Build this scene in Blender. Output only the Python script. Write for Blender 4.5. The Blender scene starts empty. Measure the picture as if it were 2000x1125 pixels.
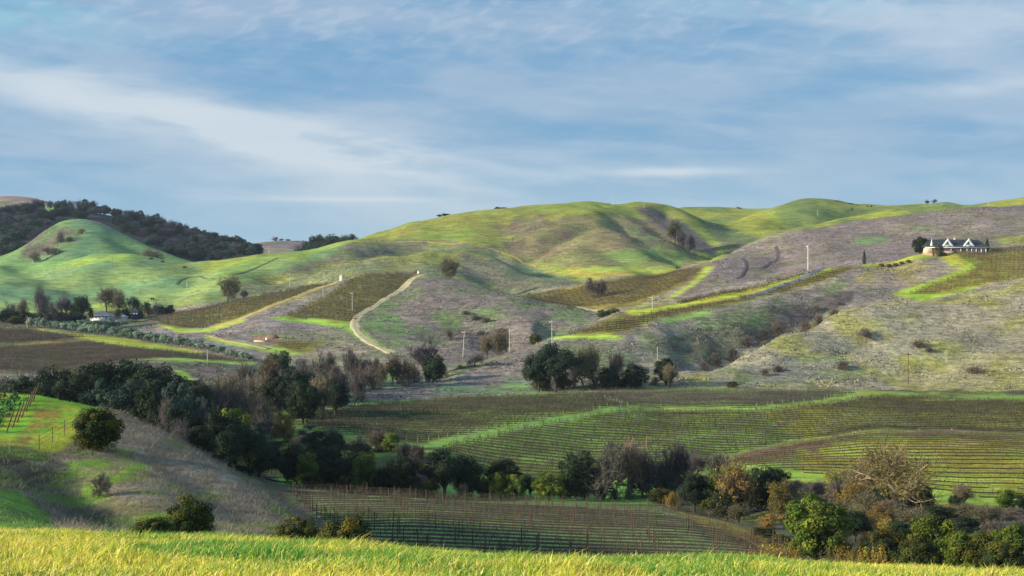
import bpy, math, random
import numpy as np
from mathutils import Vector

# ------------------------------------------------------------------ scene, camera, sky, sun, exposure
SC = bpy.context.scene
COL = SC.collection
F, CX, CY = 2778.0, 1000.0, 562.5
cam_d = bpy.data.cameras.new('camera'); cam = bpy.data.objects.new('camera', cam_d); COL.objects.link(cam)
cam.location = (0, 0, 0); cam.rotation_euler = (math.radians(90), 0, 0)
cam_d.sensor_width = 36.0; cam_d.lens = 36.0 * F / 2000.0
cam_d.clip_start = 0.2; cam_d.clip_end = 30000
SC.camera = cam
SUN_EL, SUN_AZ = math.radians(17), math.radians(-108)     # azimuth from +Y (view) clockwise: light comes from the left, slightly behind
sdir = Vector((math.sin(SUN_AZ) * math.cos(SUN_EL), math.cos(SUN_AZ) * math.cos(SUN_EL), math.sin(SUN_EL)))
sun_d = bpy.data.lights.new('sun', 'SUN'); sun = bpy.data.objects.new('sun', sun_d); COL.objects.link(sun)
sun_d.energy = 5.0; sun_d.angle = math.radians(3.0); sun_d.color = (1.0, 0.88, 0.66)
sun.rotation_euler = sdir.to_track_quat('Z', 'Y').to_euler()
SC.view_settings.view_transform = 'Standard'; SC.view_settings.look = 'None'
SC.view_settings.exposure = 0.66; SC.view_settings.gamma = 1.0

def N(nt, typ, **kw):
    n = nt.nodes.new(typ)
    for k, v in kw.items():
        if k.startswith('i_'): n.inputs[k[2:].replace('_', ' ')].default_value = v
        else: setattr(n, k, v)
    return n
def MATH(nt, op, a, b=None, c=None, clamp=False):
    n = nt.nodes.new('ShaderNodeMath'); n.operation = op; n.use_clamp = clamp
    for i, v in enumerate((a, b, c)):
        if v is None: continue
        if isinstance(v, (int, float)): n.inputs[i].default_value = v
        else: nt.links.new(v, n.inputs[i])
    return n.outputs[0]
def MIX(nt, fac, a, b, mode='MIX'):
    n = nt.nodes.new('ShaderNodeMix'); n.data_type = 'RGBA'; n.blend_type = mode; n.clamp_factor = True
    for i, v in ((0, fac), (6, a), (7, b)):
        if isinstance(v, (int, float)): n.inputs[i].default_value = v
        elif isinstance(v, tuple): n.inputs[i].default_value = (*v, 1.0)
        else: nt.links.new(v, n.inputs[i])
    return n.outputs[2]
def SMOOTH(nt, x, lo, hi, a=0.0, b=1.0):
    n = nt.nodes.new('ShaderNodeMapRange'); n.interpolation_type = 'SMOOTHSTEP'
    nt.links.new(x, n.inputs[0])
    for i, v in ((1, lo), (2, hi), (3, a), (4, b)): n.inputs[i].default_value = v
    return n.outputs[0]
def s2l(c):
    c = np.asarray(c, float) / 255.0
    return np.where(c <= 0.04045, c / 12.92, ((c + 0.055) / 1.055) ** 2.4)

def make_world():
    w = bpy.data.worlds.new('World'); SC.world = w; w.use_nodes = True
    nt = w.node_tree; nt.nodes.clear(); L = nt.links.new
    out = N(nt, 'ShaderNodeOutputWorld'); bg = N(nt, 'ShaderNodeBackground'); L(bg.outputs[0], out.inputs[0])
    sky = N(nt, 'ShaderNodeTexSky', sky_type='NISHITA', sun_disc=False, sun_elevation=SUN_EL, sun_rotation=SUN_AZ, altitude=100, air_density=1.0, dust_density=0.6, ozone_density=2.0)
    tc = N(nt, 'ShaderNodeTexCoord'); sep = N(nt, 'ShaderNodeSeparateXYZ'); L(tc.outputs['Generated'], sep.inputs[0])
    x, y, z = sep.outputs
    az = MATH(nt, 'ARCTAN2', x, y)                      # compass bearing, 0 = down the valley
    el = MATH(nt, 'ARCSINE', z)
    def noise(sa, se, off, scale, detail, rough, dist=0.0, tilt=0.0):
        e2 = MATH(nt, 'ADD', el, MATH(nt, 'MULTIPLY', az, tilt))
        cmb = N(nt, 'ShaderNodeCombineXYZ'); L(MATH(nt, 'MULTIPLY', az, sa), cmb.inputs[0]); L(MATH(nt, 'MULTIPLY', e2, se), cmb.inputs[1]); cmb.inputs[2].default_value = off
        n = N(nt, 'ShaderNodeTexNoise'); n.inputs['Scale'].default_value = scale; n.inputs['Detail'].default_value = detail; n.inputs['Roughness'].default_value = rough; n.inputs['Distortion'].default_value = dist
        L(cmb.outputs[0], n.inputs['Vector']); return n.outputs[0]
    def blob(ca, ce, ra, re, tilt=0.0):
        da = MATH(nt, 'SUBTRACT', az, ca)
        de = MATH(nt, 'SUBTRACT', MATH(nt, 'SUBTRACT', el, ce), MATH(nt, 'MULTIPLY', da, tilt))
        q = MATH(nt, 'ADD', MATH(nt, 'POWER', MATH(nt, 'DIVIDE', da, ra), 2.0), MATH(nt, 'POWER', MATH(nt, 'DIVIDE', de, re), 2.0))
        return MATH(nt, 'EXPONENT', MATH(nt, 'MULTIPLY', q, -1.0))
    n1 = noise(3.0, 16.0, 0.3, 2.2, 6, 0.52, 0.3, 0.06)      # long streaks
    n2 = noise(7.0, 36.0, 4.1, 2.0, 5, 0.52, 0.35, 0.08)       # thin wisps
    n3 = noise(22.0, 60.0, 7.7, 2.0, 4, 0.55, 0.4, -0.25)    # ripples high up
    base = MIX(nt, SMOOTH(nt, n1, 0.30, 0.68), tuple(s2l((108, 163, 205))), tuple(s2l((156, 183, 212))))
    base = MIX(nt, SMOOTH(nt, el, 0.11, 0.02, 0.0, 0.7), base, tuple(s2l((152, 196, 220))))
    wisp = MATH(nt, 'MULTIPLY', SMOOTH(nt, n2, 0.46, 0.76), 0.30)
    base = MIX(nt, wisp, base, tuple(s2l((196, 210, 226))))
    n4 = noise(34.0, 110.0, 2.9, 1.6, 4, .55, .4, -.12); base = MIX(nt, SMOOTH(nt, n4, .5, .78, 0., .12), base, tuple(s2l((200, 212, 224))))
    nish = MIX(nt, 1.0, sky.outputs[0], (0.11, 0.11, 0.11), 'MULTIPLY')
    gap = MATH(nt, 'ADD', blob(-0.345, 0.185, 0.075, 0.022, -0.12), blob(0.215, 0.205, 0.10, 0.016, 0.0), clamp=True)
    gap2 = MATH(nt, 'MULTIPLY', gap, SMOOTH(nt, n2, 0.30, 0.56))
    cyan = MIX(nt, 0.6, nish, tuple(s2l((140, 220, 245))))
    base = MIX(nt, MATH(nt, 'MULTIPLY', gap2, 0.8), base, cyan)
    white = MATH(nt, 'ADD', MATH(nt, 'MULTIPLY', blob(-0.29, 0.130, 0.115, 0.020, -0.16), 1.0), MATH(nt, 'MULTIPLY', blob(-0.145, 0.101, 0.10, 0.017, -0.12), 1.15))
    white = MATH(nt, 'ADD', white, MATH(nt, 'MULTIPLY', blob(-0.06, 0.070, 0.17, 0.035, -0.06), 0.55))
    white = MATH(nt, 'ADD', white, MATH(nt, 'MULTIPLY', blob(0.33, 0.185, 0.13, 0.035, 0.1), 0.55))
    white = MATH(nt, 'ADD', white, MATH(nt, 'MULTIPLY', blob(0.115, 0.081, 0.05, 0.0035, 0.0), 0.9))
    white = MATH(nt, 'ADD', white, MATH(nt, 'MULTIPLY', blob(0.32, 0.133, 0.09, 0.006, 0.05), 0.55))
    white = MATH(nt, 'ADD', white, MATH(nt, 'MULTIPLY', blob(-0.12, 0.062, 0.08, 0.002, 0.0), 0.5))
    wm = MATH(nt, 'MULTIPLY', white, SMOOTH(nt, MATH(nt, 'ADD', n2, MATH(nt, 'MULTIPLY', n1, 0.4)), 0.42, 0.82, 0.35, 1.0), clamp=True)
    base = MIX(nt, MATH(nt, 'MULTIPLY', wm, 0.70), base, tuple(s2l((231, 237, 240))))
    rip = MATH(nt, 'MULTIPLY', SMOOTH(nt, el, 0.13, 0.20), SMOOTH(nt, n3, 0.42, 0.74, 0.0, 0.36))
    base = MIX(nt, rip, base, tuple(s2l((214, 222, 234))))
    # real sky shows through everywhere a little; overhead the thin cloud is brighter
    col = MIX(nt, 0.12, base, nish)
    L(col, bg.inputs[0]); bg.inputs[1].default_value = 0.645
make_world()

# ------------------------------------------------------------------ numpy helpers
rng = np.random.default_rng(7)
def vnoise(x, y, seed=0):
    xi, yi = np.floor(x).astype(np.int64), np.floor(y).astype(np.int64)
    fx, fy = x - xi, y - yi
    fx, fy = fx * fx * (3 - 2 * fx), fy * fy * (3 - 2 * fy)
    def h(a, b):
        n = (a * 374761393 + b * 668265263 + seed * 974634541) & 0x7fffffff
        n = ((n ^ (n >> 13)) * 1274126177) & 0x7fffffff
        return ((n ^ (n >> 16)) & 0xffff) / 65535.0
    return (h(xi, yi) * (1 - fx) + h(xi + 1, yi) * fx) * (1 - fy) + (h(xi, yi + 1) * (1 - fx) + h(xi + 1, yi + 1) * fx) * fy
def fbm(x, y, oct=4, seed=0, gain=0.5):
    s, a, t = 0.0, 1.0, 0.0
    for o in range(oct):
        s = s + a * vnoise(x * 2 ** o + 17.3 * o, y * 2 ** o - 9.1 * o, seed + o); t += a; a *= gain
    return s / t
def sst(x, a, b):
    t = np.clip((x - a) / (b - a), 0, 1); return t * t * (3 - 2 * t)
def inpoly(px, py, poly):
    poly = np.asarray(poly, float); r = np.zeros(np.shape(px), bool)
    x0, y0 = poly[-1]
    for x1, y1 in poly:
        c = ((y0 > py) != (y1 > py))
        with np.errstate(divide='ignore', invalid='ignore'):
            r ^= c & (px < (x1 - x0) * (py - y0) / (y1 - y0 + 1e-12) + x0)
        x0, y0 = x1, y1
    return r

class Geo:
    def __init__(s): s.v, s.f, s.c, s.n = [], [], [], 0
    def add(s, V, Fc, col=(1, 1, 1)):
        V = np.asarray(V, float).reshape(-1, 3); Fc = np.asarray(Fc, int)
        c = np.asarray(col, float)
        if c.ndim == 1: c = np.tile(c, (len(V), 1))
        s.v.append(V); s.f.append(Fc + s.n); s.c.append(c); s.n += len(V)
    def quads(s, P, col=(1, 1, 1)):                       # P (n,4,3); col (n,3) or (3,)
        n = len(P); c = np.asarray(col, float)
        c = np.tile(c, (n * 4, 1)) if c.ndim == 1 else np.repeat(c, 4, 0)
        s.add(P.reshape(-1, 3), np.arange(n * 4).reshape(n, 4), c)
    def box(s, x0, x1, y0, y1, z0, z1, col=(1, 1, 1)):
        V = [(x, y, z) for z in (z0, z1) for y in (y0, y1) for x in (x0, x1)]
        s.add(V, [(0, 2, 3, 1), (4, 5, 7, 6), (0, 1, 5, 4), (2, 6, 7, 3), (0, 4, 6, 2), (1, 3, 7, 5)], col)
    def tube(s, P, R, k=5, col=(1, 1, 1), cap=True):
        P = np.asarray(P, float); n = len(P); R = np.asarray(R, float)
        T = np.gradient(P, axis=0); T /= np.linalg.norm(T, axis=1)[:, None] + 1e-9
        a = np.where(np.abs(T[:, 2:3]) > 0.9, [[1.0, 0, 0]], [[0, 0, 1.0]])
        U = np.cross(T, a); U /= np.linalg.norm(U, axis=1)[:, None] + 1e-9; W = np.cross(T, U)
        th = np.arange(k) * 2 * np.pi / k
        V = P[:, None] + R[:, None, None] * (np.cos(th)[None, :, None] * U[:, None] + np.sin(th)[None, :, None] * W[:, None])
        Fq = [(i * k + j, i * k + (j + 1) % k, (i + 1) * k + (j + 1) % k, (i + 1) * k + j) for i in range(n - 1) for j in range(k)]
        s.add(V.reshape(-1, 3), Fq, col)
        if cap:
            s.add(V[-1], [tuple(range(k))], col); s.add(V[0], [tuple(range(k))[::-1]], col)
    def prism(s, poly, y0, y1, col=(1, 1, 1)):            # poly in (x,z), extruded along y
        k = len(poly); V = [(x, y0, z) for x, z in poly] + [(x, y1, z) for x, z in poly]
        s.add(V, [(i, (i + 1) % k, k + (i + 1) % k, k + i) for i in range(k)], col)
        s.add(V[:k], [tuple(range(k))], col); s.add(V[k:], [tuple(range(k))[::-1]], col)
    def mesh(s, name, mat, smooth=False):
        V = np.concatenate(s.v); C = np.concatenate(s.c)
        sizes = np.concatenate([np.full(len(f), f.shape[1]) for f in s.f])
        loops = np.concatenate([f.ravel() for f in s.f])
        me = bpy.data.meshes.new(name)
        me.vertices.add(len(V)); me.vertices.foreach_set('co', V.astype(np.float32).ravel())
        me.loops.add(len(loops)); me.loops.foreach_set('vertex_index', loops.astype(np.int32))
        me.polygons.add(len(sizes)); me.polygons.foreach_set('loop_start', (np.cumsum(sizes) - sizes).astype(np.int32))
        if smooth: me.polygons.foreach_set('use_smooth', np.ones(len(sizes), bool))
        a = me.color_attributes.new('Col', 'FLOAT_COLOR', 'POINT')
        a.data.foreach_set('color', np.concatenate([C, np.ones((len(C), 1))], 1).astype(np.float32).ravel())
        me.update(calc_edges=True)
        if mat: me.materials.append(mat)
        return me
def link(name, data, parent=None, loc=None):
    o = bpy.data.objects.new(name, data); COL.objects.link(o)
    if parent is not None: o.parent = parent
    if loc is not None: o.location = loc
    return o
def tag(o, label=None, cat=None, group=None, kind=None):
    for k, v in (('label', label), ('category', cat), ('group', group), ('kind', kind)):
        if v: o[k] = v
    return o

# ------------------------------------------------------------------ materials
def mat_attr(name, rough=0.85, bump=0.0, bscale=4.0, vary=0.25, vscale=2.0, objvar=0.0, trans=0.0, spec=0.2, metal=0.0):
    m = bpy.data.materials.new(name); m.use_nodes = True; nt = m.node_tree; nt.nodes.clear(); L = nt.links.new
    out = N(nt, 'ShaderNodeOutputMaterial'); p = N(nt, 'ShaderNodeBsdfPrincipled'); p.inputs['Roughness'].default_value = rough
    p.inputs['Specular IOR Level'].default_value = spec; p.inputs['Metallic'].default_value = metal
    at = N(nt, 'ShaderNodeAttribute', attribute_name='Col'); col = at.outputs['Color']
    geo = N(nt, 'ShaderNodeNewGeometry')
    if vary:
        nz = N(nt, 'ShaderNodeTexNoise'); nz.inputs['Scale'].default_value = vscale; nz.inputs['Detail'].default_value = 5; nz.inputs['Roughness'].default_value = 0.65
        L(geo.outputs['Position'], nz.inputs['Vector'])
        v = SMOOTH(nt, nz.outputs[0], 0.25, 0.75, 1 - vary, 1 + vary)
        hs = N(nt, 'ShaderNodeHueSaturation'); L(v, hs.inputs['Value']); L(col, hs.inputs['Color']); col = hs.outputs[0]
    if objvar:
        oi = N(nt, 'ShaderNodeObjectInfo')
        hs = N(nt, 'ShaderNodeHueSaturation'); L(SMOOTH(nt, oi.outputs['Random'], 0, 1, 1 - objvar, 1 + objvar), hs.inputs['Value'])
        r2 = MATH(nt, 'FRACT', MATH(nt, 'MULTIPLY', oi.outputs['Random'], 7.31)); L(SMOOTH(nt, r2, 0, 1, 0.5 - objvar * 0.07, 0.5 + objvar * 0.07), hs.inputs['Hue'])
        L(col, hs.inputs['Color']); col = hs.outputs[0]
    L(col, p.inputs['Base Color'])
    if bump:
        b = N(nt, 'ShaderNodeBump'); b.inputs['Strength'].default_value = bump; b.inputs['Distance'].default_value = 1.0 / bscale
        nb = N(nt, 'ShaderNodeTexNoise'); nb.inputs['Scale'].default_value = bscale; nb.inputs['Detail'].default_value = 4
        L(geo.outputs['Position'], nb.inputs['Vector']); L(nb.outputs[0], b.inputs['Height']); L(b.outputs[0], p.inputs['Normal'])
    if trans:
        tr = N(nt, 'ShaderNodeBsdfTranslucent'); L(col, tr.inputs[0]); ms = N(nt, 'ShaderNodeMixShader'); ms.inputs[0].default_value = trans
        L(p.outputs[0], ms.inputs[1]); L(tr.outputs[0], ms.inputs[2]); L(ms.outputs[0], out.inputs[0])
    else: L(p.outputs[0], out.inputs[0])
    return m
M_leaf = mat_attr('leaves', 0.75, vary=0.2, vscale=0.8, objvar=0.22, trans=0.22)
M_twig = mat_attr('bark', 0.9, vary=0.2, vscale=3, objvar=0.15)
M_vine = mat_attr('vine_wood', 0.9, vary=0.25, vscale=1.2)
M_grass = mat_attr('grass_blade', 0.7, vary=0.12, vscale=3, trans=0.35)
M_tuft = mat_attr('dry_tuft', 0.95, vary=0.25, vscale=0.2)
M_build = mat_attr('building', 0.8, vary=0.08, vscale=1.0, bump=0.05, bscale=6)
M_glass = mat_attr('window_glass', 0.15, vary=0.0, spec=0.5)
M_wood = mat_attr('weathered_wood', 0.85, vary=0.2, vscale=4)
M_road = mat_attr('road_dirt', 0.95, vary=0.16, vscale=0.7, bump=0.2, bscale=2)
M_hide = mat_attr('hide', 0.8, vary=0.1, vscale=2)

def ground_mat():
    m = bpy.data.materials.new('ground_cover'); m.use_nodes = True; nt = m.node_tree; nt.nodes.clear(); L = nt.links.new
    out = N(nt, 'ShaderNodeOutputMaterial'); p = N(nt, 'ShaderNodeBsdfPrincipled'); p.inputs['Roughness'].default_value = 0.95; p.inputs['Specular IOR Level'].default_value = 0.1
    L(p.outputs[0], out.inputs[0])
    at = N(nt, 'ShaderNodeAttribute', attribute_name='Col'); sc = N(nt, 'ShaderNodeAttribute', attribute_name='Scrub')
    geo = N(nt, 'ShaderNodeNewGeometry'); pos = geo.outputs['Position']
    def nz(scale, det, rough=0.6, dist=0.0):
        n = N(nt, 'ShaderNodeTexNoise'); n.inputs['Scale'].default_value = scale; n.inputs['Detail'].default_value = det; n.inputs['Roughness'].default_value = rough; n.inputs['Distortion'].default_value = dist
        L(pos, n.inputs['Vector']); return n.outputs[0]
    a, b, c = nz(0.06, 5), nz(0.45, 6, 0.7, 0.4), nz(0.016, 4)
    v = MATH(nt, 'MULTIPLY', SMOOTH(nt, a, 0.25, 0.75, 0.84, 1.16), SMOOTH(nt, c, 0.3, 0.7, 0.92, 1.08))
    fine = MATH(nt, 'ADD', 1.0, MATH(nt, 'MULTIPLY', MATH(nt, 'SUBTRACT', b, 0.5), MATH(nt, 'MULTIPLY_ADD', sc.outputs['Fac'], 1.7, 1.0)))
    v = MATH(nt, 'MULTIPLY', v, fine)
    mp = N(nt, 'ShaderNodeMapping'); mp.inputs['Scale'].default_value = (.10, .10, 1.1); L(pos, mp.inputs['Vector'])      # stock trails and lines of growth that follow the contours
    st = N(nt, 'ShaderNodeTexNoise'); st.inputs['Scale'].default_value = 1.0; st.inputs['Detail'].default_value = 5; st.inputs['Roughness'].default_value = .68; st.inputs['Distortion'].default_value = .5; L(mp.outputs[0], st.inputs['Vector'])
    v = MATH(nt, 'MULTIPLY', v, SMOOTH(nt, st.outputs[0], .28, .72, .66, 1.34))
    hs = N(nt, 'ShaderNodeHueSaturation'); L(v, hs.inputs['Value']); L(at.outputs['Color'], hs.inputs['Color'])
    L(SMOOTH(nt, nz(0.03, 4), 0.3, 0.7, 0.492, 0.508), hs.inputs['Hue'])
    L(hs.outputs[0], p.inputs['Base Color'])
    bp = N(nt, 'ShaderNodeBump'); bp.inputs['Distance'].default_value = 1.0; L(MATH(nt, 'MULTIPLY_ADD', sc.outputs['Fac'], 0.7, 0.25), bp.inputs['Strength'])
    L(MATH(nt, 'ADD', b, MATH(nt, 'MULTIPLY', st.outputs[0], .8)), bp.inputs['Height']); L(bp.outputs[0], p.inputs['Normal'])
    return m
M_ground = ground_mat()

# ------------------------------------------------------------------ terrain: surveyed points (bearing as photo column, height as photo row, distance in metres)
CTRL = [
 # meadow the camera stands on
 [(-500,2340,2.5),(2500,2340,2.5)], [(-500,1255,6),(1000,1290,6),(2500,1310,6)], [(-500,1108,10),(0,1112,10),(500,1120,10),(1000,1146,10),(2000,1172,10),(2500,1178,10)],
 [(-500,1066,14),(0,1070,14),(500,1082,14),(1000,1109,14),(2000,1136,14),(2500,1144,14)],
 [(-500,1042,20),(0,1045,20),(300,1053,20),(500,1060,20),(700,1074,20),(1000,1094,20),(1300,1097,20),(1600,1106,20),(2000,1124,20),(2500,1136,20)],
 [(-500,1046,25),(0,1049,25),(300,1058,25),(500,1068,25),(700,1086,25),(1000,1107,25),(1300,1111,25),(1600,1118,25),(2000,1136,25),(2500,1148,25)],
 [(-500,1055,38),(0,1058,38),(400,1075,38),(600,1095,40),(800,1140,40),(1000,1160,40),(2000,1180,40),(2500,1190,40)],
 [(700,1160,80),(1000,1180,80),(1500,1185,80),(2000,1195,80),(2500,1200,80)], [(760,1115,110),(1000,1130,110),(1500,1135,110),(2000,1150,110),(2500,1160,110)],
 # knoll with the dark bush
 [(-500,1010,60),(0,1022,60),(200,1028,62),(450,1038,70),(600,1045,85),(680,1062,98)],
 [(-500,950,76),(0,960,75),(100,968,78),(250,968,82),(400,985,85),(520,1000,92)],
 [(-500,880,95),(0,892,95),(150,898,98),(300,905,100),(430,945,100)],
 [(-500,825,115),(0,830,116),(100,832,116),(200,842,115),(300,872,110)],
 [(-500,762,142),(0,768,140),(80,774,138),(160,790,134),(230,805,130),(330,850,122),(430,905,115),(540,975,108),(620,1022,104),(700,1070,102)],
 [(-500,880,180),(0,890,180),(160,905,175),(330,930,160),(430,965,150),(540,1015,140),(620,1050,130),(700,1090,120)],
 # creek bottom behind the knoll
 [(-500,850,250),(0,850,250),(200,855,250),(400,890,225)], [(-500,800,330),(0,800,330),(300,800,350),(450,830,330),(600,832,330)],
 # lower vineyard
 [(600,1088,130),(700,1082,135),(1000,1085,140),(1300,1090,140),(1500,1096,140),(2000,1120,140),(2500,1130,140)],
 [(560,992,190),(800,1022,165),(1100,1036,165),(1350,1052,160),(1500,1072,155)],
 [(440,912,240),(500,935,228),(560,952,220),(700,966,212),(900,978,208),(1100,988,205),(1300,998,200),(1400,1022,185),(1480,1058,172)],
 [(430,900,262),(500,916,258),(560,945,245),(700,966,242),(900,978,240),(1000,978,240),(1100,972,248),(1300,982,240),(1450,1015,225)],
 [(1600,1085,150),(1800,1100,150),(2000,1110,150),(2500,1120,150)], [(1600,1020,200),(1800,1018,200),(2000,1012,205),(2500,1012,205)], [(1500,958,252),(1600,962,250),(1800,985,245),(2000,992,238),(2500,995,235)],
 # middle vineyard
 [(560,880,278),(700,892,275),(850,880,280),(950,940,268),(1100,950,265),(1300,935,268),(1500,922,275),(1600,930,270),(1800,960,262),(1920,978,258),(2100,986,255),(2500,990,255)],
 [(600,832,322),(700,838,312),(830,868,300),(1000,832,332),(1200,796,368)], [(1150,880,308),(1300,860,322),(1300,812,365),(1500,800,376),(1480,862,326)],
 [(1400,899,300),(1550,869,315),(1700,843,325),(1850,843,325),(2000,850,320),(2500,850,320)], [(1550,862,328),(1700,838,338),(1850,838,338),(2000,846,333),(2500,846,333)],
 [(1550,905,285),(1700,895,288),(1850,900,285),(2000,905,282),(2500,905,282)],
 [(1700,800,376),(2000,812,366),(2500,812,366)],
 [(560,812,360),(590,805,370),(700,787,400),(900,776,420),(1050,770,427),(1300,762,432),(1640,762,436),(1720,768,425),(1900,776,415),(2100,785,402),(2500,790,400)],
 [(560,790,400),(700,760,440),(850,745,470),(1000,750,457),(1200,753,447),(1400,748,452),(1600,750,454),(1800,757,445),(2000,763,430),(2500,770,425)],
 # dry hill, lower right
 [(1400,725,475),(1550,700,485),(1700,690,490),(1850,690,485),(2050,690,480),(2500,690,480)], [(1500,677,500),(1650,642,520),(1800,630,525),(2000,620,520),(2500,600,520)],
 [(1290,742,468),(1340,718,482),(1400,698,495),(1450,680,505),(1530,645,525),(1620,608,545),(1700,597,555),(1760,592,565),(1830,582,575),(1900,564,585),(2000,540,590),(2200,500,600),(2500,460,610)],
 [(1340,728,505),(1400,712,520),(1450,698,535),(1530,666,555),(1620,628,575),(1700,607,585),(1760,600,592),(1830,590,602),(1900,580,612),(2000,562,620),(2200,525,630),(2500,490,640)],
 # house spur
 [(860,744,475),(950,730,480),(1050,735,472),(1150,732,478),(1250,727,485),(1300,722,490)], [(950,706,500),(1050,692,510),(1150,680,518),(1250,660,532),(1400,622,572),(1500,602,592)],
 [(1300,698,505),(1300,660,532),(1450,642,562),(1600,590,612),(1700,562,632),(1760,582,617),(1850,560,632),(2000,532,645),(2200,500,650)],
 [(880,724,488),(905,716,496),(950,703,508),(1000,686,522),(1050,670,535),(1090,655,546),(1150,632,566),(1200,612,586),(1250,603,602),(1300,595,614),(1400,570,640),(1500,546,656),(1580,526,666),(1690,515,676),(1790,497,686),(1870,490,690),(1940,489,700),(2050,480,710),(2200,465,720),(2500,440,730)],
 [(880,730,515),(905,724,522),(1000,702,560),(1090,672,602),(1200,622,642),(1300,605,662),(1400,582,682),(1500,560,692),(1580,542,702),(1690,528,712),(1790,512,727),(1870,500,742),(2000,490,752),(2200,475,762),(2500,450,770)],
 # foot vineyard and brown slope behind
 [(1010,578,702),(1100,597,692),(1180,603,687),(1230,598,692),(1300,590,698)], [(1390,520,790),(1250,538,790),(1140,556,772),(1050,574,742)],
 [(1400,540,752),(1500,524,762),(1600,505,772),(1700,494,778),(1800,482,782),(1900,470,782),(2000,462,777),(2200,450,770),(2500,430,770)],
 [(1450,500,852),(1600,470,852),(1750,455,852),(1900,432,862),(2050,425,862),(2500,400,862)],
 [(1280,542,802),(1340,522,842),(1400,500,882),(1450,480,912),(1500,462,932),(1560,450,942),(1620,442,947),(1680,432,952),(1740,424,952),(1800,418,952),(1900,409,952),(2000,400,952),(2200,385,950),(2500,365,950)],
 [(1280,552,870),(1340,540,905),(1400,520,952),(1450,498,992),(1500,480,1012),(1600,462,1032),(1700,450,1042),(1800,440,1052),(1900,428,1040),(2000,420,1030),(2200,405,1030),(2500,390,1030)],
 # far right hills
 [(1880,408,1150),(1940,399,1130),(2000,388,1120),(2200,350,1100),(2500,330,1100)],
 [(1430,490,1042),(1500,464,1082),(1560,442,1122),(1640,425,1152),(1720,402,1202),(1770,393,1222),(1810,389,1232),(1850,392,1232),(1880,400,1222)],
 [(1560,455,1200),(1640,440,1232),(1720,422,1282),(1810,414,1322),(1860,416,1302),(2000,410,1252),(2200,380,1252),(2500,360,1252)],
 [(1430,460,1200),(1470,432,1290),(1500,412,1342),(1540,396,1382),(1575,390,1402),(1610,392,1402),(1650,400,1402),(1690,404,1402)], [(1520,430,1252),(1590,425,1252),(1640,418,1282)],
 [(1250,416,1602),(1330,406,1652),(1400,405,1652),(1460,409,1652),(1500,408,1652),(1560,405,1702),(1700,402,1702),(1870,402,1702),(2000,402,1702),(2500,400,1702)], [(1340,440,1452),(1400,450,1402),(1440,435,1502)],
 [(1410,495,1002),(1395,503,962),(1310,540,882)],
 # big green hill
 [(1000,520,902),(1060,545,872),(1150,541,862),(1250,536,862),(1330,522,902)],
 [(690,470,1150),(740,452,1180),(800,434,1202),(870,421,1222),(940,411,1242),(1000,406,1252),(1040,402,1302),(1080,402,1302),(1110,398,1282),(1150,393,1272),(1180,396,1272),(1205,401,1272),(1225,396,1272),(1250,393,1262),(1290,398,1252),(1320,408,1242),(1350,424,1222)],
 [(1260,408,1200),(1290,427,1150),(1330,454,1082),(1370,482,1022),(1395,498,987)], [(1300,425,1220),(1340,445,1180),(1380,470,1120),(1410,490,1040)],
 [(750,466,1130),(850,450,1132),(900,468,1052),(1000,450,1082),(1000,490,982),(1050,510,922),(1100,440,1102),(1150,480,972),(1200,430,1122),(1250,500,932),(1290,470,990)],
 [(690,530,1352),(870,475,1502),(1000,460,1502),(1150,445,1502),(1290,445,1452)],
 # grey green spur in front of it
 [(480,572,822),(538,557,842),(638,525,872),(743,501,892),(831,489,902),(904,489,902),(963,500,892),(1000,514,882),(1060,536,862),(1140,554,842)],
 [(538,560,902),(638,532,932),(743,510,952),(831,502,972),(904,504,972),(963,514,962),(1030,532,912)],
 [(567,499,982),(673,474,1042),(796,470,1082),(875,474,1062),(978,489,1002),(1050,520,932)], [(560,565,802),(660,541,812),(760,527,812)],
 # vineyard hill in the middle
 [(200,638,722),(270,628,722),(350,612,732),(440,592,742),(550,568,757),(660,550,767),(700,537,772),(760,531,777),(820,532,777),(870,540,777),(940,556,767),(1000,577,747),(1060,590,732),(1110,598,717),(1160,607,702)],
 [(350,618,772),(440,600,782),(550,577,802),(660,554,802),(760,541,806),(870,548,817),(940,566,807),(1000,584,792)],
 [(300,640,692),(400,640,682),(520,632,652),(600,622,672),(690,632,652)], [(720,600,692),(780,565,737),(850,580,702),(950,620,652),(1050,640,622),(1120,630,642)],
 [(260,642,692),(400,656,632),(480,666,602),(560,685,577),(640,690,572),(760,688,577),(860,690,567),(900,695,562),(980,680,592),(1060,657,622)],
 [(500,722,522),(600,742,492),(700,740,492),(780,730,502),(850,737,497)],
 # valley vineyard on the left
 [(-500,634,652),(0,638,642),(100,645,632),(250,665,592),(380,686,562),(480,709,537)], [(-500,730,482),(0,723,482),(150,730,477),(230,705,502),(350,700,522),(480,713,527)],
 [(-500,745,440),(0,742,440),(150,742,440),(300,750,432),(400,750,442),(500,768,422)],
 [(-500,628,690),(0,630,690),(100,630,700),(200,628,737),(270,625,762),(330,612,790)],
 # green hills on the left
 [(-500,610,782),(0,610,782),(100,606,792),(200,600,792),(300,592,802),(400,582,812)], [(300,582,832),(370,577,832),(440,580,822)],
 [(-500,570,880),(0,560,882),(150,560,892),(250,560,882),(350,545,902),(420,536,902),(450,530,912)],
 [(-500,535,982),(0,516,1002),(100,503,1012),(180,496,1022),(250,494,1022),(300,502,1022),(350,511,1002),(400,510,1002),(450,505,1022),(500,497,1052),(560,493,1072),(620,485,1102),(670,475,1140)],
 [(-500,550,1062),(0,531,1062),(100,520,1072),(180,516,1072),(250,513,1072),(350,522,1052),(420,520,1072),(560,512,1202)],
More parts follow.
